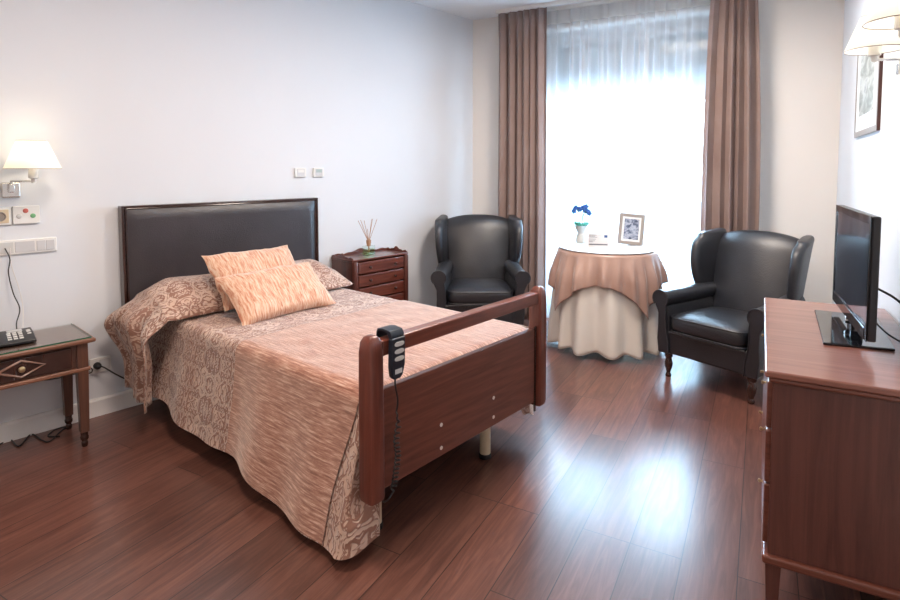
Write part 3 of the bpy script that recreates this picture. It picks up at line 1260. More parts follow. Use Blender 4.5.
# hand control hooked over the rail
rc = thing('bed_hand_control', 'dark blue bed hand control hooked over the footboard rail', 'remote control', (BX, BYY, 0), BA)
bm = bmesh.new()
ym = 0.075
poly = [(ym - 0.030, 0.79), (ym + 0.036, 0.79), (ym + 0.034, 0.69), (ym + 0.022, 0.652), (ym + 0.010, 0.643), (ym - 0.018, 0.643), (ym - 0.029, 0.655), (ym - 0.034, 0.69)]
add_prism(bm, poly, 'x', 0.030, 0.052)
finish('remote_body', bm, M['remote'], rc, bevel=0.006, seg=3)
bm = bmesh.new()
hk = [(0.046, 0.786), (0.046, 0.80), (0.036, 0.815), (0.0, 0.819), (-0.028, 0.815), (-0.034, 0.80), (-0.034, 0.775), (-0.028, 0.775), (-0.0265, 0.8), (-0.022, 0.807), (0.0, 0.8095), (0.022, 0.807), (0.030, 0.79)]
add_prism(bm, [(x, z) for x, z in hk], 'y', ym - 0.028, ym + 0.034)
finish('hook', bm, M['remote'], rc, bevel=0.002)
for z in (0.768, 0.742, 0.716):
    bm = bmesh.new()
    rr = []
    for k in range(20):
        a = 2 * PI * k / 20
        rr.append((ym + 0.003 + 0.023 * math.copysign(abs(cos(a)) ** 0.6, cos(a)), z + 0.0085 * sin(a)))
    add_prism(bm, rr, 'x', 0.052, 0.0545)
    finish('rocker_button', bm, M['greybtn'], rc, bevel=0.001)
box('label_plate', 0.052, 0.0532, ym - 0.018, ym + 0.016, 0.663, 0.68, M['greybtn'], rc, 0.0004)
pts = [(0.040, ym - 0.006, 0.645), (0.040, ym - 0.006, 0.62), (0.042, ym + 0.004, 0.56), (0.040, ym - 0.002, 0.52)]
path = spline(pts, 6)
turns = 16
for k in range(1, turns * 12):
    t = k / (turns * 12)
    a = 2 * PI * turns * t
    rad = 0.010 * min(1, t * 8)
    z = 0.52 - 0.27 * (t ** 0.8)
    path.append(Vector((0.042 + rad * cos(a) * 0.8 + 0.004, ym - 0.004 - 0.018 * sm(0.6, 1, t) + rad * sin(a) + 0.006 * sin(5 * t * PI) * (1 - t), z)))
path += spline([path[-1], (0.036, ym - 0.045, 0.215), (-0.02, ym - 0.02, 0.19), (-0.08, ym + 0.03, 0.26), (-0.12, ym + 0.07, 0.328)], 8)[1:]
tube('coiled_cord', path, 0.0032, M['tape'], rc, n=6, smooth_path=False)

# ------------------------------------------------------------------ wing armchairs
def armchair(label, loc, rz):
    c = thing('wing_armchair', label, 'armchair', loc, rz, 'black leather wing armchairs by the round table')
    c.scale = (1.03, 1.0, 1.02)
    Lm = M['leather']
    # local: x to the viewer's right, y to the back, origin at floor under the front centre
    # base
    bm = bmesh.new()
    add_prism(bm, [(-0.315, 0.015), (0.315, 0.015), (0.27, 0.60), (-0.27, 0.60)], 'z', 0.165, 0.315)
    finish('seat_base', bm, Lm, c, bevel=0.018, seg=3)
    tube('base_piping', [(-0.25, 0.008, 0.312), (0, 0.002, 0.312), (0.25, 0.008, 0.312)], 0.007, Lm, c)
    # seat cushion, crowned and with a welt

    def seat(a, b):
        th = a * 2 * PI
        ph = -PI / 2 + b * PI
        e1, e2 = 0.28, 0.45
        sg = lambda v, e: math.copysign(abs(v) ** e, v)
        cx = sg(cos(ph), e2)
        x = 0.258 * cx * sg(cos(th), e1)
        y = 0.245 + 0.26 * cx * sg(sin(th), e1)
        z = 0.375 + 0.062 * sg(sin(ph), e2)
        if ph > 0:
            z += 0.022 * (1 - (x / 0.27) ** 2) * (1 - ((y - 0.24) / 0.27) ** 2)
        return (x * (1 - 0.12 * (y / 0.5)), y, z)
    sc = grid('seat_cushion', 64, 22, seat, Lm, c, close_u=True)
    for zz in (0.328, 0.418):
        pts = []
        for k in range(49):
            th = 2 * PI * k / 48
            sg = lambda v, e: math.copysign(abs(v) ** e, v)
            x, y = 0.257 * sg(cos(th), 0.28), 0.245 + 0.259 * sg(sin(th), 0.28)
            pts.append((x * (1 - 0.12 * (y / 0.5)), y, zz))
        tube('seat_welt', pts, 0.0045, Lm, sc, smooth_path=False, n=6)
    # back: padded slab with arched top, leaning back

    def backf(a, b):
        # a around the section (front -> back), b up
        x = None
        return None
    bm = bmesh.new()
    nx, nz = 22, 22
    F, Bk = [], []
    for i in range(nx + 1):
        u = -1 + 2 * i / nx
        fr, bk = [], []
        for j in range(nz + 1):
            v = j / nz
            zt = 0.958 - 0.052 * abs(u) ** 2.4
            z = 0.30 + (zt - 0.30) * v
            lean = 0.47 + 0.17 * v ** 1.1
            bulge = 0.05 * (1 - u * u) * sin(PI * min(1, 0.12 + 0.8 * v)) ** 0.8
            rnd = 0.05 * max(0, (v - 0.86) / 0.14) ** 2
            wv = 0.235 + 0.05 * v
            fr.append(bm.verts.new((u * wv, lean - bulge + rnd * 0.7, z)))
            bk.append(bm.verts.new((u * (wv + 0.02), lean + 0.11 - rnd * 0.7 - 0.015 * u * u, z - 0.004 * 0)))
        F.append(fr)
        Bk.append(bk)
    for i in range(nx):
        for j in range(nz):
            bm.faces.new((F[i][j], F[i + 1][j], F[i + 1][j + 1], F[i][j + 1]))
            bm.faces.new((Bk[i][j], Bk[i][j + 1], Bk[i + 1][j + 1], Bk[i + 1][j]))
        bm.faces.new((F[i][nz], F[i + 1][nz], Bk[i + 1][nz], Bk[i][nz]))
        bm.faces.new((F[i][0], Bk[i][0], Bk[i + 1][0], F[i + 1][0]))
    for j in range(nz):
        bm.faces.new((F[0][j], F[0][j + 1], Bk[0][j + 1], Bk[0][j]))
        bm.faces.new((F[nx][j], Bk[nx][j], Bk[nx][j + 1], F[nx][j + 1]))
    finish('backrest', bm, Lm, c, bevel=0.02, seg=4)
    for s in (-1, 1):
        # wing: padded slab flaring forward and outward from the side of the back
        rings = []
        NV = 16
        for j in range(NV + 1):
            v = j / NV
            z = 0.50 + (0.918 - 0.50) * v
            ax, ay = 0.262 + 0.026 * v, 0.64 + 0.075 * v
            fx = 0.298 + 0.036 * v + 0.012 * sin(PI * v)
            fy = 0.385 + 0.075 * v + 0.09 * (1 - v) ** 2 - 0.03 * sin(PI * v)
            t = 0.062 + 0.016 * v
            if v > 0.8:
                fy += 0.05 * ((v - 0.8) / 0.2) ** 3
            cxm, cym = (ax + fx) / 2, (ay + fy) / 2
            dx_, dy_ = ax - fx, ay - fy
            ln = math.hypot(dx_, dy_)
            ux, uy = dx_ / ln, dy_ / ln
            ring = []
            n = 24
            for k in range(n):
                a = 2 * PI * k / n
                ca = math.copysign(abs(cos(a)) ** 0.5, cos(a))
                sa = math.copysign(abs(sin(a)) ** 0.6, sin(a))
                l_ = ca * (ln / 2 + 0.02)
                w_ = sa * t / 2
                ring.append((s * (cxm + ux * l_ - uy * w_), cym + uy * l_ + ux * w_, z + 0.012 * ca * (v ** 3)))
            rings.append(ring)
            if j == NV:
                for sc_, dz_ in ((0.96, 0.010), (0.86, 0.018), (0.6, 0.024)):
                    rings.append([(s * cxm + (p[0] - s * cxm) * sc_, cym + (p[1] - cym) * (0.5 + 0.5 * sc_), p[2] + dz_) for p in ring])
        bm = bmesh.new()
        add_loft(bm, rings)
        w = finish('wing', bm, Lm, c, angle=70)
        # arm: slab below, roll above, curved front face
        bm = bmesh.new()
        rings = []
        for y, zt in ((0.02, 0.0), (0.10, 0.0), (0.25, 0.0), (0.42, 0.006), (0.60, 0.012)):
            ring = []
            sec = [(0.255, 0.17), (0.325, 0.17), (0.335, 0.30), (0.325, 0.42), (0.328, 0.475)]
            # roll
            cxr, czr, rr = 0.315, 0.525, 0.052
            for k in range(13):
                a = math.radians(-58 + k * (296 / 12))
                sec.append((cxr + rr * cos(a), czr + rr * sin(a)))
            sec += [(0.272, 0.455), (0.262, 0.38)]
            nar = (0.5 - y) * 0.03
            for (x, z) in sec:
                ring.append((s * (x - (0.028 + 0.02 * (x < 0.3)) * (y / 0.5)), y, z + zt))
            rings.append(ring)
        add_loft(bm, rings)
        arm = finish('arm', bm, Lm, c, bevel=0.006, seg=2)
        # front facing: scroll head on a slim panel that curves to the base
        prof = []
        for k in range(15):
            a = math.radians(-45 + k * (270 / 14))
            prof.append((0.317 + 0.056 * cos(a), 0.525 + 0.056 * sin(a)))
        prof += [(0.274, 0.455), (0.276, 0.40), (0.270, 0.33), (0.252, 0.25), (0.25, 0.168), (0.325, 0.168), (0.335, 0.26), (0.33, 0.36), (0.332, 0.43)]
        prof = [(s * x, z) for x, z in prof]
        bm = bmesh.new()
        add_prism(bm, prof, 'y', 0.0, 0.03)
        fp = finish('arm_front', bm, Lm, c, bevel=0.007, seg=3)
        # piping following the front panel edge
        tube('front_piping', [(s * abs(x), -0.001, z) for x, z in [(abs(a), b) for a, b in prof[:20]]], 0.0038, Lm, fp, smooth_path=False, n=6)
        # legs
        lathe('leg', [(0.012, 0), (0.018, 0.004), (0.02, 0.014), (0.012, 0.03), (0.014, 0.038), (0.024, 0.07), (0.027, 0.095), (0.02, 0.12), (0.017, 0.128), (0.026, 0.14), (0.027, 0.17)],
              M['darkleg'], c, (s * 0.275, 0.05, 0), 20)
        bm = bmesh.new()
        add_loft(bm, [[(s * 0.23 + dx * q, 0.56 + dy * q + oy, z) for dx, dy in ((-1, -1), (1, -1), (1, 1), (-1, 1))] for z, q, oy in ((0, 0.016, 0.05), (0.17, 0.022, 0.0))])
        finish('leg', bm, M['darkleg'], c, bevel=0.003)
    return c


CL = armchair('black leather wing armchair in the corner between the small chest and the left drape', (-1.885, 3.905, 0), math.radians(28))
CR = copy_tree(CL)
CR.scale = (0.985, 1.0, 1.0)
CR['label'] = 'black leather wing armchair on turned legs right of the round table beside the dresser'
CR.location = (-0.285, 3.775, 0)
CR.rotation_euler = (0, 0, math.radians(-25))

# ------------------------------------------------------------------ round table and cloths
TX, TY, TZ, TR = -1.04, 4.40, 0.763, 0.362
tb = thing('round_table', 'round side table hidden under cream and taupe cloths before the window', 'table', (TX, TY, 0))
lathe('table_top', [(TR - 0.006, TZ - 0.03), (TR - 0.004, TZ - 0.025), (TR - 0.004, TZ - 0.006), (TR - 0.008, TZ - 0.003)], M['antique_x'], tb, n=48)
lathe('pedestal', [(0.03, 0.06), (0.045, 0.12), (0.03, 0.3), (0.05, 0.45), (0.03, 0.6), (0.09, 0.735)], M['antique_z'], tb)
for k in range(4):
    a = PI / 4 + k * PI / 2
    bm = bmesh.new()
    add_tube(bm, spline([(0.03 * cos(a), 0.03 * sin(a), 0.13), (0.12 * cos(a), 0.12 * sin(a), 0.09), (0.22 * cos(a), 0.22 * sin(a), 0.02)], 6), 0.017)
    finish('foot', bm, M['antique_z'], tb)


def cloth_round(a, b):
    th = 2 * PI * a
    if b < 0.34:
        r = TR * (b / 0.34)
        return (r * cos(th), r * sin(th), TZ + 0.001)
    t = (b - 0.34) / 0.66
    f = 0.5 + 0.5 * sin(th * 14 + 0.8 * sin(3 * th + 1) + 0.4)
    f2 = sin(th * 7 + 2)
    r = TR + 0.008 * sin(min(1, t * 6) * PI / 2) + (0.062 * f + 0.012 * f2 + 0.022) * t ** 0.8
    return (r * cos(th), r * sin(th), TZ - (TZ - 0.035) * t + 0.022 * (1 - f) * t - 0.004 * (1 - min(1, t * 12)))


def near_full(th, d):
    """radius and height of the cream cloth at fall d below the table top"""
    t = d / (TZ - 0.035)
    f = 0.5 + 0.5 * sin(th * 14 + 0.8 * sin(3 * th + 1) + 0.4)
    f2 = sin(th * 7 + 2)
    return TR + 0.008 * sin(min(1, t * 6) * PI / 2) + (0.062 * f + 0.012 * f2 + 0.022) * t ** 0.8


o = grid('tablecloth', 240, 44, cloth_round, M['tablecloth'], None, close_u=True, uv=lambda a, b: (a, b), solid=0.002, solid_off=0)
o.location = (TX, TY, 0)
tag(o, 'floor length cream tablecloth pleated round the table by the window', 'tablecloth', )

# square taupe satin topper: its corners hang lower
HALF = 0.595
SQ = math.radians(7)


def topper(a, b):
    th = 2 * PI * a
    al = (th - SQ) % (PI / 2)
    al = abs(al - PI / 4)          # 0 at a corner, pi/4 at the middle of a side
    reach = min(HALF / cos(PI / 4 - al), 0.83)
    drop = reach - TR
    if b < 0.4:
        r = TR * (b / 0.4)
        return (r * cos(th), r * sin(th), TZ + 0.0045)
    t = (b - 0.4) / 0.6
    d = drop * t
    w = sm(0.0, 0.2, d)
    cf = 1 - al / (PI / 4)
    r = near_full(th, d) + 0.007 + w * (0.02 + 0.010 * sin(th * 14 + 2) + 0.03 * cf ** 3 * t + 0.014 * sin(26 * th))
    z = TZ + 0.0045 - d * (1.0 - 0.05 * t) - 0.002
    return (r * cos(th), r * sin(th), z)


o = grid('table_topper', 280, 34, topper, M['satin'], None, close_u=True, solid=0.0015, solid_off=1)
o.location = (TX, TY, 0)
tag(o, 'square taupe satin topper over the cream tablecloth, corners hanging in points', 'tablecloth')
gd = lathe('glass_table_top', [(TR - 0.002, 0), (TR + 0.002, 0.002), (TR + 0.002, 0.006), (TR - 0.001, 0.008)], M['top_reflection'], None, (0, 0, TZ + 0.0085), 64)
gd.location = (TX, TY, 0)
tag(gd, 'round glass top on the taupe topper, its window reflection painted white', 'table top')
TZ2 = TZ + 0.0165

# vase with blue orchid
vs = thing('potted_orchid', 'small blue orchid in a grey wrapped vase on the round table', 'plant', (-1.285, 4.545, TZ2))
vs.scale = (1.15, 1.15, 1.12)
lathe('vase', [(0.030, 0), (0.036, 0.004), (0.038, 0.02), (0.034, 0.045), (0.024, 0.068), (0.028, 0.08), (0.04, 0.105), (0.046, 0.125), (0.043, 0.126), (0.02, 0.09)], M['wrap'], vs, n=24)
bm = bmesh.new()
for k in range(9):
    a = k * 2.4
    L_ = 0.065 + 0.02 * (k % 3)
    base = Vector((0.012 * cos(a), 0.012 * sin(a), 0.10))
    tip = base + Vector((cos(a) * L_ * 0.8, sin(a) * L_ * 0.8, 0.04 + 0.015 * (k % 2)))
    side = Vector((-sin(a), cos(a), 0)) * 0.024
    mid = (base + tip) / 2 + Vector((0, 0, 0.018))
    vv = [bm.verts.new(p) for p in (base, mid + side, tip, mid - side)]
    cc = bm.verts.new(mid - Vector((0, 0, 0.005)))
    for i in range(4):
        bm.faces.new((vv[i], vv[(i + 1) % 4], cc))
finish('leaves', bm, M['greenleaf'], vs, solid=0.0012)
heads = []
for sx, sy, hz_ in ((-0.035, 0.0, 0.245), (0.02, 0.01, 0.255), (0.045, -0.01, 0.235)):
    tube('stem', [(sx * 0.2, sy * 0.2, 0.1), (sx * 0.3, sy, 0.18), (sx * 0.8, sy, hz_)], 0.0034, M['stem'], vs, n=6)
    for k in range(3):
        heads.append((sx + 0.018 * cos(k * 2.1 + sx * 50), sy + 0.014 * sin(k * 2.1), hz_ - 0.012 * k + 0.008))
for (x, y, z) in heads:
    bm = bmesh.new()
    rot = random.uniform(0, 1)
    for k in range(5):
        a = 2 * PI * k / 5 + rot
        d_ = Vector((cos(a), 0.25, sin(a)))
        sd = Vector((-sin(a), 0, cos(a)))
        p0 = Vector((x, y - 0.004, z))
        vv = [bm.verts.new(p) for p in (p0, p0 + d_ * 0.013 + sd * 0.010, p0 + d_ * 0.025, p0 + d_ * 0.013 - sd * 0.010)]
        bm.faces.new(vv)
    finish('blossom', bm, M['bluepetal'], vs, solid=0.0015)

# folded information card
cd = thing('information_card', 'small white printed card standing on the round table between orchid and photo', 'card', (-1.10, 4.37, TZ2), math.radians(17))
cd.scale = (1.25, 1.25, 1.25)
prism('card', [(-0.0, 0), (0.03, 0.0), (0.002, 0.082), (-0.002, 0.082), (-0.03, 0), (-0.028, 0), (0, 0.078), (0.028, 0.0)], 'x', -0.064, 0.064, M['paper'], cd, 0)
def on_card(name, x0, x1, z0, z1, mat):
    bm = bmesh.new()
    f = lambda z: -0.03 + 0.028 * (z / 0.082) - 0.0012
    vs_ = []
    for (x, z) in ((x0, z0), (x1, z0), (x1, z1), (x0, z1)):
        vs_.append(bm.verts.new((x, f(z), z)))
    bm.faces.new(vs_)
    finish(name, bm, mat, cd, smooth=False, solid=0.0004)
for z, x1 in ((0.070, -0.01), (0.064, -0.02), (0.058, -0.006), (0.046, -0.014), (0.036, -0.02), (0.030, -0.03)):
    on_card('print_line', -0.055, x1, z, z + 0.0025, M['ink'])
on_card('print_bar', -0.055, 0.055, 0.012, 0.02, M['ink'])
on_card('print_emblem', 0.036, 0.054, 0.058, 0.072, M['blueink'])

# photo frame
pf = thing('photo_frame', 'silver grey photo frame with a dark picture standing on the round table', 'photo frame', (-0.90, 4.57, TZ2 + 0.003), math.radians(14))
pf.scale = (1.15, 1.1, 1.12)
def tilt(o):
    o.rotation_euler = (math.radians(-12), math.radians(4.5), 0)
    return o
bm = bmesh.new()
fw, fh, fb = 0.085, 0.222, 0.024
add_box(bm, -fw, -fw + fb, -0.008, 0.008, 0, fh)
add_box(bm, fw - fb, fw, -0.008, 0.008, 0, fh)
add_box(bm, -fw + fb, fw - fb, -0.008, 0.008, 0, fb)
add_box(bm, -fw + fb, fw - fb, -0.008, 0.008, fh - fb, fh)
tilt(finish('frame', bm, M['silverframe'], pf, bevel=0.003))
tilt(box('mat_board', -fw + fb, fw - fb, -0.003, 0.006, fb, fh - fb, M['mat'], pf, 0))
tilt(box('picture', -fw + fb + 0.012, fw - fb - 0.012, -0.0042, -0.003, fb + 0.014, fh - fb - 0.014, M['art_small'], pf, 0))
bm = bmesh.new()
add_prism(bm, [(-0.012, 0), (0.012, 0), (0.02, 0.15), (-0.02, 0.15)], 'y', 0, 0.003)
o = finish('stand', bm, M['black'], pf, bevel=0.0008)
o.location = (0, 0.075, 0.0)
o.rotation_euler = (math.radians(16), 0, 0)

# ------------------------------------------------------------------ small chest of drawers
ch = thing('chest_of_drawers', 'small dark mahogany chest with four drawers between bed and armchair', 'chest of drawers', LW(2.02, 0.012), TH)
CW, CD, CH = 0.55, 0.255, 0.70      # local x 0..CW, y 0 (wall) .. -CD (front)
bm = bmesh.new()
add_box(bm, 0, 0.022, -CD, 0, 0.16, CH)
add_box(bm, CW - 0.022, CW, -CD, 0, 0.16, CH)
add_box(bm, 0.022, CW - 0.022, -0.012, 0, 0.16, CH)
add_box(bm, 0.022, CW - 0.022, -CD + 0.006, -0.012, 0.16, 0.3)
finish('body', bm, M['antique_z'], ch, bevel=0.003)
box('top', -0.004, CW + 0.004, -CD - 0.006, 0, CH, CH + 0.014, M['antique_x'], ch, 0.004)
# rounded front corner pilasters
for x in (0.024, CW - 0.024):
    lathe('corner_column', [(0.016, 0.20), (0.022, 0.21), (0.022, 0.69), (0.018, 0.70)], M['antique_z'], ch, (x, -CD - 0.002, 0), 16)
zz = 0.312
for k in range(4):
    h_ = 0.088
    dr = box('drawer', 0.05, CW - 0.05, -CD - 0.012, -CD + 0.14, zz, zz + h_, M['antique_x'], ch, 0.007, 3)
    for x in (0.15, CW - 0.15):
        bm = bmesh.new()
        add_loft(bm, [[(x + r * cos(2 * PI * q / 12), -CD - 0.012 - dy, zz + h_ / 2 + r * sin(2 * PI * q / 12)) for q in range(12)] for dy, r in ((0, 0.006), (0.006, 0.004), (0.01, 0.009), (0.018, 0.009), (0.021, 0.004))])
        finish('knob', bm, M['darkleg'], dr)
    zz += h_ + 0.009
# scalloped apron and cabriole feet
ap = [(0.0, 0.30), (CW, 0.30), (CW, 0.16)] + [(CW * (1 - t), 0.16 + 0.085 * sin(PI * t) ** 0.6 * (0.8 + 0.2 * cos(6 * PI * t))) for t in [i / 20 for i in range(1, 20)]] + [(0.0, 0.16)]
prism('apron', ap, 'y', -CD - 0.004, -CD + 0.012, M['antique_x'], ch, 0.002)
for x in (0.02, CW - 0.02):
    for y in (-CD + 0.02, -0.02):
        s = -1 if x < 0.1 else 1
        bm = bmesh.new()
        f = -1 if y < -0.1 else 0
        add_tube(bm, spline([(x, y, 0.22), (x + s * 0.006, y + f * 0.008, 0.15), (x, y, 0.07), (x + s * 0.006, y + f * 0.012, 0.012)], 5), [0.026] * 3 + [0.025, 0.024, 0.023, 0.022, 0.02, 0.018, 0.016, 0.014, 0.013, 0.013, 0.014, 0.018, 0.02], 10)
        finish('leg', bm, M['antique_z'], ch)
# gallery rail, scalloped, on three sides
def scallop(L_, hmax=0.038):
    n = 40
    top = []
    for i in range(n + 1):
        t = i / n
        z = 0.016 + 0.020 * max(0, cos(2 * PI * (t - 0.5) * 1.4)) + 0.004 * cos(10 * PI * (t - 0.5))
        top.append((t * L_, CH + 0.014 + z))
    return [(0, CH + 0.012), (L_, CH + 0.012)] + top[::-1]
prism('gallery_rail', scallop(CW), 'y', -0.012, 0.0, M['antique_x'], ch, 0.002)
for x in (0.0, CW - 0.01):
    poly = [(-y, z) for y, z in scallop(CD)]
    prism('gallery_rail', poly, 'x', x, x + 0.01, M['antique_x'], ch, 0.002)

# reed diffuser
rd = thing('reed_diffuser', 'glass reed diffuser with wooden sticks standing on the small chest', 'diffuser', LW(2.27, 0.15, CH + 0.014), TH + 0.15)
bm = bmesh.new()
add_box(bm, -0.046, 0.046, -0.03, 0.03, 0, 0.075)
finish('bottle', bm, M['bottle'], rd, bevel=0.006, seg=3)
bm = bmesh.new()
add_box(bm, -0.041, 0.041, -0.025, 0.025, 0.005, 0.048)
finish('liquid', bm, M['oil'], rd, bevel=0.003)
lathe('neck', [(0.016, 0.072), (0.016, 0.09), (0.019, 0.092), (0.019, 0.118), (0.016, 0.12)], M['reed'], rd, n=20)
for k, (dx, dy) in enumerate(((-0.10, 0.02), (-0.075, -0.02), (-0.06, 0.03), (0.05, 0.01), (0.08, -0.02), (0.085, 0.03), (-0.02, 0.0))):
    q = 1 if k != 6 else 0.6
    bm = bmesh.new()
    add_tube(bm, [(-dx * 0.1, 0, 0.02), (0, 0, 0.10), (dx * q * 0.95, dy, 0.10 + 0.175 * q)], 0.0021, 6)
    finish('reed', bm, M['reed'], rd)

# ------------------------------------------------------------------ desk with telephone at the left edge
DU = 0.335
dk = thing('writing_desk', 'antique side desk with glass top and carved drawer front at the left edge', 'desk', LW(DU - 1.0, 0.022), TH)
DW, DD, DH = 1.0, 0.375, 0.548
box('table_top', -0.0, DW, -DD, 0, DH - 0.022, DH, M['desk_x'], dk, 0.008, 3)
gt = box('glass_top', 0.012, DW - 0.018, -DD + 0.012, -0.012, DH + 0.001, DH + 0.007, M['green_glass'], dk, 0.0)
bm = bmesh.new()
add_box(bm, 0.012, DW - 0.018, -DD + 0.0105, -DD + 0.012, DH + 0.0005, DH + 0.0065)
add_box(bm, DW - 0.018, DW - 0.0165, -DD + 0.012, -0.012, DH + 0.0005, DH + 0.0065)
finish('glass_edge', bm, M['glass_edge'], gt, smooth=False)
bm = bmesh.new()
ix = 0.03
add_box(bm, ix, DW - ix, -DD + 0.035, -DD + 0.053, DH - 0.15, DH - 0.022)
add_box(bm, ix, DW - ix, -0.045, -0.03, DH - 0.15, DH - 0.022)
add_box(bm, ix, ix + 0.018, -DD + 0.053, -0.045, DH - 0.15, DH - 0.022)
add_box(bm, DW - ix - 0.018, DW - ix, -DD + 0.053, -0.045, DH - 0.15, DH - 0.022)
finish('apron', bm, M['desk_z'], dk, bevel=0.002)
box('apron_moulding', ix - 0.008, DW - ix + 0.008, -DD + 0.018, -DD + 0.04, DH - 0.163, DH - 0.143, M['desk_x'], dk, 0.006, 3)
dr = box('drawer', 0.09, DW - 0.10, -DD + 0.024, -DD + 0.034, DH - 0.135, DH - 0.035, M['darkleg'], dk, 0.004)
# carved lozenges on the drawer
for cx in (0.45, 0.70):
    bm = bmesh.new()
    zc, yc = DH - 0.085, -DD + 0.022
    add_tube(bm, [(cx - 0.09, yc, zc), (cx, yc, zc + 0.038), (cx + 0.09, yc, zc), (cx, yc, zc - 0.038), (cx - 0.088, yc, zc - 0.001)], 0.006, 6)
    finish('carving', bm, M['desk_x'], dr)
for cx in (0.45, 0.70):
    bm = bmesh.new()
    add_loft(bm, [[(cx + r * cos(2 * PI * q / 14), -DD + 0.024 - dy, DH - 0.085 + r * sin(2 * PI * q / 14)) for q in range(14)] for dy, r in ((0, 0.008), (0.008, 0.006), (0.013, 0.014), (0.02, 0.013), (0.025, 0.005))])
    finish('knob', bm, M['brass'], dr)
for x in (0.055, DW - 0.055):
    for y in (-DD + 0.045, -0.05):
        bm = bmesh.new()
        add_loft(bm, [[(x + dx * q, y + dy * q, z) for dx, dy in ((-1, -1), (1, -1), (1, 1), (-1, 1))] for z, q in ((0.075, 0.019), (DH - 0.15, 0.0245), (DH - 0.022, 0.0245))])
        lg = finish('leg', bm, M['desk_z'], dk, bevel=0.004)
        lathe('turned_foot', [(0.011, 0), (0.014, 0.006), (0.015, 0.02), (0.012, 0.03), (0.018, 0.04), (0.019, 0.05), (0.016, 0.058), (0.017, 0.078)], M['darkleg'], lg, (x, y, 0), 16)

# telephone
ph = thing('telephone', 'dark desk telephone with white keys on the glass-topped desk', 'telephone', LW(0.045, 0.20, DH + 0.0075), TH - math.radians(4))
prism('base', [(-0.09, 0), (0.09, 0), (0.09, 0.036), (0.0, 0.034), (-0.09, 0.014)], 'x', -0.16, 0.075, M['black'], ph, 0.005, 3)
def ph_z(y):
    return 0.014 + (y + 0.09) / 0.09 * 0.020 if y < 0 else 0.034 + y / 0.09 * 0.002
box('display_label', -0.025, 0.035, 0.035, 0.072, 0.034, 0.0385, M['paper'], ph, 0.001)
for i in range(3):
    for j in range(4):
        x = -0.022 + i * 0.022
        y = 0.012 - j * 0.022
        box('key', x - 0.008, x + 0.008, y - 0.006, y + 0.006, ph_z(y) - 0.002, ph_z(y) + 0.004, M['white'], ph, 0.0012)
for j in range(3):
    y = 0.03 - j * 0.024
    box('key', 0.048, 0.064, y - 0.004, y + 0.004, ph_z(y) - 0.002, ph_z(y) + 0.0035, M['white'], ph, 0.001)
bm = bmesh.new()
add_tube(bm, spline([(-0.11, -0.085, 0.035), (-0.11, -0.06, 0.05), (-0.11, 0, 0.06), (-0.11, 0.06, 0.056), (-0.11, 0.085, 0.045)], 6), [0.02, 0.024, 0.025, 0.024, 0.02, 0.017, 0.016] + [0.015] * 11 + [0.017, 0.02, 0.024, 0.025, 0.024, 0.022, 0.02], 12)
finish('handset', bm, M['black'], ph)
# its leads up to the wall bar
pts = [LW(0.055, 0.014, 0.985), LW(0.07, 0.03, 0.93), LW(0.062, 0.03, 0.86), LW(0.075, 0.04, 0.76), LW(0.095, 0.06, 0.68), LW(0.075, 0.09, 0.62), LW(0.07, 0.113, 0.59)]
PI_ = (Matrix.Translation(ph.location) @ Matrix.Rotation(ph.rotation_euler.z, 4, 'Z')).inverted()
o = tube('cord', pts, 0.0028, M['tape'], ph, n=6)
o.matrix_parent_inverse = PI_
pts = [LW(0.075, 0.014, 0.985), LW(0.075, 0.03, 0.9), LW(0.10, 0.035, 0.78), LW(0.11, 0.05, 0.68), LW(0.095, 0.113, 0.591)]
o = tube('cord', pts, 0.0022, M['whitecable'], ph, n=6)
o.matrix_parent_inverse = PI_
o['label'] = 'thin white cord'


# ------------------------------------------------------------------ things on the left wall
def wall_thing(name, label, cat, u, z, group=None):
    return thing(name, label, cat, LW(u, 0.0, z), TH, group)


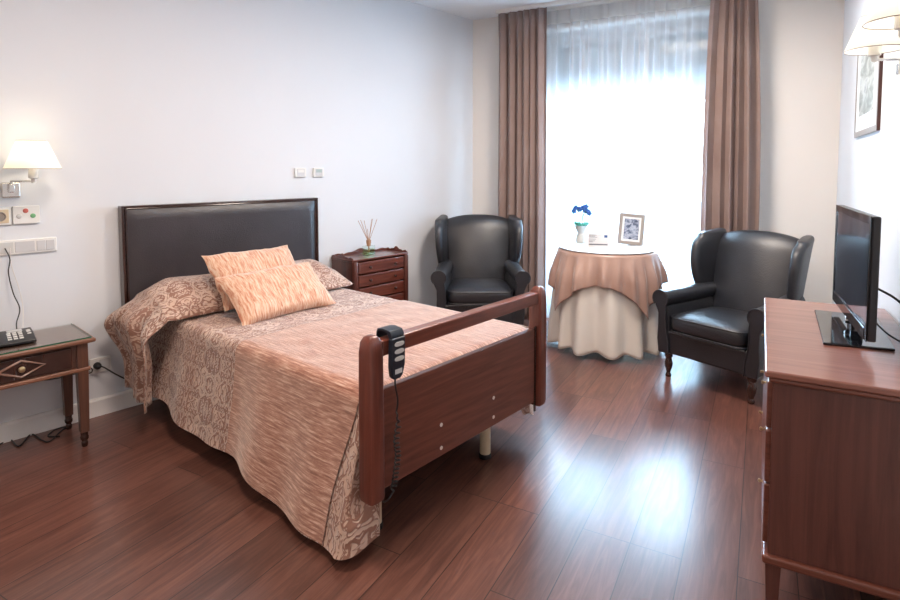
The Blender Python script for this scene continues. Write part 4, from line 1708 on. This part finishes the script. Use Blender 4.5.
def wall_lamp(label, loc, rz, reach, side, r_b, r_t, h, dz=0.10, power=5.0):
    """swing-arm wall lamp; local -y points into the room"""
    t = thing('wall_lamp', label, 'wall lamp', loc, rz, 'swing-arm wall lamps with cream shades')
    box('wall_plate', -0.038, 0.038, -0.022, 0.0, -0.038, 0.038, M['chrome'], t, 0.006, 3)
    box('pivot', -0.012, 0.012, -0.045, -0.022, -0.012, 0.03, M['chrome'], t, 0.004)
    bm = bmesh.new()
    k = (side * 0.45 - side * 0.09, -reach * 0.5, 0.045)
    add_tube(bm, [(0, -0.034, 0.02), (0, -0.034, 0.045), (side, -reach, 0.045)], 0.0055, 8)
    finish('arm', bm, M['chrome'], t)
    lathe('socket', [(0.009, 0.036), (0.011, 0.04), (0.011, 0.056), (0.021, 0.06), (0.022, dz + 0.02)], M['white'], t, (side, -reach, 0), 20)
    sh = lathe('lamp_shade', [(r_b, dz), (r_b - 0.0, dz + 0.002), (r_t, dz + h)], M['shade'], t, (side, -reach, 0), 48, cap=False)
    for rr, z in ((r_b, dz), (r_t, dz + h)):
        bm = bmesh.new()
        add_tube(bm, [(side + rr * cos(2 * PI * q / 48), -reach + rr * sin(2 * PI * q / 48), z) for q in range(49)], 0.0018, 6, cap=False)
        finish('shade_rim', bm, M['silverframe'], sh)
    for q in range(3):
        bm = bmesh.new()
        a = q * 2 * PI / 3
        add_tube(bm, [(side + 0.018 * cos(a), -reach + 0.018 * sin(a), dz + 0.02), (side + (r_b * 0.62 + r_t * 0.38) * cos(a) * 0.99, -reach + (r_b * 0.62 + r_t * 0.38) * sin(a) * 0.99, dz + h * 0.38)], 0.0015, 6)
        finish('shade_wire', bm, M['silverframe'], sh)
    bm = bmesh.new()
    bmesh.ops.create_uvsphere(bm, u_segments=16, v_segments=10, radius=0.02, matrix=Matrix.Translation((side, -reach, dz + 0.045)))
    finish('bulb', bm, M['bulb'], t)
    d = bpy.data.lights.new('lamp_light', 'POINT')
    d.energy = power
    d.color = (1.0, 0.80, 0.56)
    d.shadow_soft_size = 0.03
    lo = bpy.data.objects.new('lamp_light', d)
    COL.objects.link(lo)
    lo.parent = t
    lo.location = (side, -reach, dz + 0.09)
    return t


wall_lamp('swing-arm wall lamp with lit cream shade beside the bed on the left wall', LW(0.089, 0, 1.275), TH, 0.155, 0.068, 0.117, 0.062, 0.135, dz=0.107, power=0.6)

# switch plates etc
t = wall_thing('socket_plate', 'beige framed round wall socket, left of the call panel', 'socket', 0.043, 1.144)
box('plate', -0.045, 0.045, -0.012, 0, -0.045, 0.045, M['white'], t, 0.004)
box('insert', -0.034, 0.034, -0.0145, -0.012, -0.034, 0.034, M['cream'], t, 0.002)
bm = bmesh.new()
add_loft(bm, [[(r * cos(2 * PI * q / 20), -0.0145 - dy, r * sin(2 * PI * q / 20)) for q in range(20)] for dy, r in ((0, 0.024), (0.004, 0.023), (0.004, 0.019), (0.0005, 0.018))])
finish('socket_ring', bm, M['silverframe'], t)
t = wall_thing('call_panel', 'white nurse call panel with red, green and white round buttons', 'call button', 0.15, 1.147)
box('plate', -0.058, 0.056, -0.014, 0, -0.046, 0.046, M['white'], t, 0.004)
for x, z, m_ in ((-0.004, 0.021, 'red'), (0.026, -0.006, 'green'), (-0.032, -0.006, 'greybtn')):
    bm = bmesh.new()
    add_loft(bm, [[(x + r * cos(2 * PI * q / 16), -0.0138 - dy, z + r * sin(2 * PI * q / 16)) for q in range(16)] for dy, r in ((0, 0.012), (0.003, 0.011), (0.0045, 0.007))])
    finish('button', bm, M[m_], t)
t = wall_thing('switch_bar', 'long white wall bar with switches and sockets below the call panel', 'switch', 0.10, 0.985)
box('plate', -0.175, 0.175, -0.012, 0, -0.038, 0.038, M['white'], t, 0.005, 3)
for x0, x1 in ((-0.165, -0.09), (-0.085, -0.01)):
    box('socket_insert', x0, x1, -0.0135, -0.012, -0.027, 0.027, M['greybtn'], t, 0.002)
box('switch_insert', -0.004, 0.078, -0.0145, -0.012, -0.027, 0.027, M['paper'], t, 0.002)
for x0, x1 in ((0.086, 0.124), (0.126, 0.164)):
    box('rocker', x0, x1, -0.016, -0.012, -0.026, 0.026, M['paper'], t, 0.003)
for u, lab, lcd in ((1.763, 'small white thermostat plate above the headboard, nearer the bed lamp', False), (1.917, 'small white thermostat with grey display, the one nearer the armchair', True)):
    t = wall_thing('thermostat', lab, 'thermostat', u, 1.355, 'two small thermostats on the left wall')
    box('plate', -0.046, 0.046, -0.014, 0, -0.034, 0.034, M['white'], t, 0.004)
    box('inner_frame', -0.03, 0.03, -0.0165, -0.014, -0.026, 0.026, M['paper'], t, 0.002)
    box('display' if lcd else 'cover', -0.024, 0.024, -0.0175, -0.0165, 0.0, 0.022, M['lcd'] if lcd else M['white'], t, 0.0008)
t = wall_thing('wall_outlet', 'white wall outlet with black plug low between desk and bed', 'outlet', 0.458, 0.287)
box('plate', -0.056, 0.052, -0.012, 0, -0.042, 0.042, M['white'], t, 0.004)
box('insert', -0.008, 0.044, -0.0135, -0.012, -0.03, 0.03, M['paper'], t, 0.002)
pg = wall_thing('power_plug', 'black round plug with its cable running behind the bed', 'plug', 0.437, 0.288)
bm = bmesh.new()
add_loft(bm, [[(r * cos(2 * PI * q / 18), -0.013 - dy, r * sin(2 * PI * q / 18)) for q in range(18)] for dy, r in ((0, 0.019), (0.022, 0.018), (0.03, 0.012), (0.034, 0.007))])
finish('plug_body', bm, M['tape'], pg)
tube('plug_cable', [(0, -0.045, 0), (0.02, -0.06, -0.004), (0.08, -0.07, -0.06), (0.15, -0.06, -0.115), (0.25, -0.05, -0.16), (0.4, -0.05, -0.25)], 0.004, M['tape'], pg, n=8)
# cords under the desk
pts = [LW(-0.3, 0.04, 0.30), LW(0.10, 0.06, 0.335), LW(0.17, 0.05, 0.29), LW(0.25, 0.04, 0.275), LW(0.33, 0.035, 0.275), LW(0.40, 0.03, 0.26), LW(0.405, 0.03, 0.285), LW(0.36, 0.03, 0.31)]
tag(tube('cable', pts, 0.003, M['tape'], n=6), 'black cable loop hanging against the wall behind the desk legs', 'cable')
pts = [(-3.303, 1.320, 0.004), (-3.320, 1.370, 0.004), (-3.197, 1.356, 0.004), (-3.288, 1.450, 0.004), (-3.166, 1.444, 0.004), (-3.119, 1.458, 0.004), (-3.196, 1.553, 0.004), (-3.208, 1.599, 0.004), (-3.236, 1.543, 0.004), (-3.186, 1.481, 0.004), (-3.132, 1.511, 0.004)]
tag(tube('cable', pts, 0.0035, M['tape'], n=6), 'black cable straggling over the floor beneath the desk', 'cable')

# ------------------------------------------------------------------ dresser on the right, with television
ds = thing('dresser', 'large reddish brown dresser at the right edge carrying the television', 'dresser', (0, 0, 0))
DX0, DX1, DY0, DY1, DZ = 0.045, 0.455, 1.86, 2.90, 0.80
box('top', DX0 - 0.022, DX1 + 0.01, DY0 - 0.022, DY1 + 0.01, DZ - 0.020, DZ, M['dress_x'], ds, 0.006, 3)
bm = bmesh.new()
add_box(bm, DX0 - 0.012, DX1, DY0 - 0.012, DY1, DZ - 0.038, DZ - 0.020)
finish('top_moulding', bm, M['dress_e'], ds, bevel=0.008, seg=3)
bm = bmesh.new()
add_box(bm, DX0, DX1, DY0, DY0 + 0.02, 0.245, DZ - 0.038)
add_box(bm, DX0, DX1, DY1 - 0.02, DY1, 0.245, DZ - 0.038)
add_box(bm, DX1 - 0.015, DX1, DY0 + 0.02, DY1 - 0.02, 0.245, DZ - 0.038)
add_box(bm, DX0, DX1 - 0.015, DY0 + 0.02, DY1 - 0.02, 0.245, 0.26)
finish('carcass', bm, M['dress_z'], ds, bevel=0.002)
box('plinth_moulding', DX0 - 0.014, DX1, DY0 - 0.014, DY1, 0.218, 0.245, M['dress_e'], ds, 0.008, 3)
z = 0.262
for k, h_ in enumerate((0.18, 0.16, 0.14)):
    dr = box('drawer', DX0 - 0.014, DX0 + 0.3, DY0 + 0.024, DY1 - 0.024, z, z + h_, M['dress_e'], ds, 0.005, 3)
    for y in (DY0 + 0.22, DY1 - 0.22):
        bm = bmesh.new()
        add_loft(bm, [[(DX0 - 0.014 - dx, y + r * cos(2 * PI * q / 14), z + h_ / 2 + r * sin(2 * PI * q / 14)) for q in range(14)] for dx, r in ((0, 0.007), (0.004, 0.003), (0.008, 0.006), (0.013, 0.006), (0.015, 0.002))])
        finish('knob', bm, M['brass'], dr)
    z += h_ + 0.006
for x in (DX0 + 0.016, DX1 - 0.03):
    for y in (DY0 + 0.018, DY1 - 0.03):
        bm = bmesh.new()
        add_loft(bm, [[(x + dx * q, y + dy * q, z) for dx, dy in ((-1, -1), (1, -1), (1, 1), (-1, 1))] for z, q in ((0, 0.013), (0.218, 0.021))])
        finish('leg', bm, M['dress_z'], ds, bevel=0.003)

# television: flat panel, turned slightly, on a square glossy foot
tv = thing('television', 'black flat screen television standing on the dresser', 'television', (0.297, 2.455, DZ))
ang = math.atan2(0.027, 0.65)
bm = bmesh.new()
add_prism(bm, [(-0.105, -0.255), (0.09, -0.225), (0.11, 0.24), (-0.095, 0.25)], 'z', 0.0, 0.009)
finish('stand_base', bm, M['gloss_black'], tv, bevel=0.003)
pn = bpy.data.objects.new('panel', None)
pn.parent = tv
pn.rotation_euler = (0, 0, ang)
COL.objects.link(pn)
bm = bmesh.new()
add_box(bm, -0.012, 0.012, -0.325, 0.325, 0.045, 0.435)
finish('housing', bm, M['black'], pn, bevel=0.006, seg=3)
bm = bmesh.new()
add_box(bm, -0.016, -0.012, -0.325, -0.300, 0.045, 0.435)
add_box(bm, -0.016, -0.012, 0.300, 0.325, 0.045, 0.435)
add_box(bm, -0.016, -0.012, -0.300, 0.300, 0.41, 0.435)
add_box(bm, -0.018, -0.012, -0.300, 0.300, 0.045, 0.085)
finish('bezel', bm, M['gloss_black'], pn, bevel=0.002)
box('screen', -0.0135, -0.012, -0.30, 0.30, 0.085, 0.41, M['screen'], pn, 0)
box('back_cover', 0.012, 0.032, -0.2, 0.2, 0.09, 0.33, M['black'], pn, 0.01, 3)
bm = bmesh.new()
add_prism(bm, [(-0.05, 0.0), (0.05, 0.0), (0.035, 0.06), (-0.035, 0.06)], 'x', -0.008, 0.03)
bmesh.ops.translate(bm, verts=bm.verts, vec=(0.0, 0, 0.005))
nk = finish('neck', bm, M['gloss_black'], tv, bevel=0.004)
bm = bmesh.new()
add_loft(bm, [[(-0.0255 - dx + 0.008, 0.01 + r * cos(2 * PI * q / 20), 0.035 + r * sin(2 * PI * q / 20)) for q in range(20)] for dx, r in ((-0.012, 0.014), (0, 0.014), (0.002, 0.011))])
finish('chrome_button', bm, M['chrome'], tv)
pts = [(0.345, 2.36, 0.98), (0.40, 2.33, 0.95), (0.44, 2.34, 0.90), (0.462, 2.36, 0.80), (0.463, 2.37, 0.5)]
tag(tube('cable', pts, 0.004, M['tape'], n=6), 'black cable sloping from the television back to the right wall', 'cable')
pts = [(0.338, 2.33, 0.875), (0.37, 2.24, 0.85), (0.42, 2.18, 0.832), (0.460, 2.17, 0.822), (0.4705, 2.14, 0.815), (0.4705, 2.10, 0.7), (0.4705, 2.1, 0.4)]
tag(tube('cable', pts, 0.003, M['tape'], n=6), 'lower black television cable crossing the dresser top towards the wall', 'cable')

# ------------------------------------------------------------------ right wall: picture and lamps
pc = thing('framed_picture', 'large pale framed print hanging on the right wall under the lamps', 'picture', (RX, 3.66, 1.86), -PI / 2)
# local x -> world -y, local -y -> world -x (into room)
pw, phh = 0.37, 0.30
bm = bmesh.new()
for (x0, x1, z0, z1) in ((-pw, -pw + 0.03, -phh, phh), (pw - 0.03, pw, -phh, phh), (-pw + 0.03, pw - 0.03, -phh, -phh + 0.03), (-pw + 0.03, pw - 0.03, phh - 0.03, phh)):
    add_box(bm, x0, x1, -0.015, 0, z0, z1)
finish('frame', bm, M['silverframe'], pc, bevel=0.003)
box('frame_edge', pw, pw + 0.003, -0.014, 0, -phh, phh, M['darkframe'], pc, 0)
box('mat_board', -pw + 0.03, pw - 0.03, -0.012, -0.002, -phh + 0.03, phh - 0.03, M['mat'], pc, 0)
box('print', -pw + 0.14, pw - 0.14, -0.0135, -0.012, -phh + 0.11, phh - 0.09, M['art_big'], pc, 0)
# box('glazing', -pw + 0.03, pw - 0.03, -0.0145, -0.0138, -phh + 0.03, phh - 0.03, M['glass'], pc, 0)

wall_lamp('cream shaded wall lamp high on the right wall, the one farther from the camera', (RX, 2.69, 1.745), -PI / 2, 0.12, 0.04, 0.095, 0.046, 0.125, dz=0.08, power=0.35)
wall_lamp('cream shaded wall lamp high on the right wall, the nearer one cut by the frame', (RX, 2.08, 1.72), -PI / 2, 0.135, 0.02, 0.095, 0.048, 0.125, dz=0.08, power=0.35)

# unseen fixtures added to go with the overhead fill lights
for k, (x, y) in enumerate(((-1.45, 1.3), (-0.9, -0.9), (-0.75, 3.35))):
    t = thing('added_fill_lamp', ('square white fill lamp added over the bed', 'square white fill lamp added behind the camera near the rear wall', 'square white fill lamp added between the table and the dresser')[k], 'ceiling lamp', (x, y, CEIL))
    bm = bmesh.new()
    for x0, x1, y0, y1 in ((-0.31, -0.29, -0.31, 0.31), (0.29, 0.31, -0.31, 0.31), (-0.29, 0.29, -0.31, -0.29), (-0.29, 0.29, 0.29, 0.31)):
        add_box(bm, x0, x1, y0, y1, -0.07, 0)
    finish('frame', bm, M['alu'], t, bevel=0.003)
    box('reflector', -0.29, 0.29, -0.29, 0.29, -0.02, -0.002, M['white'], t, 0)
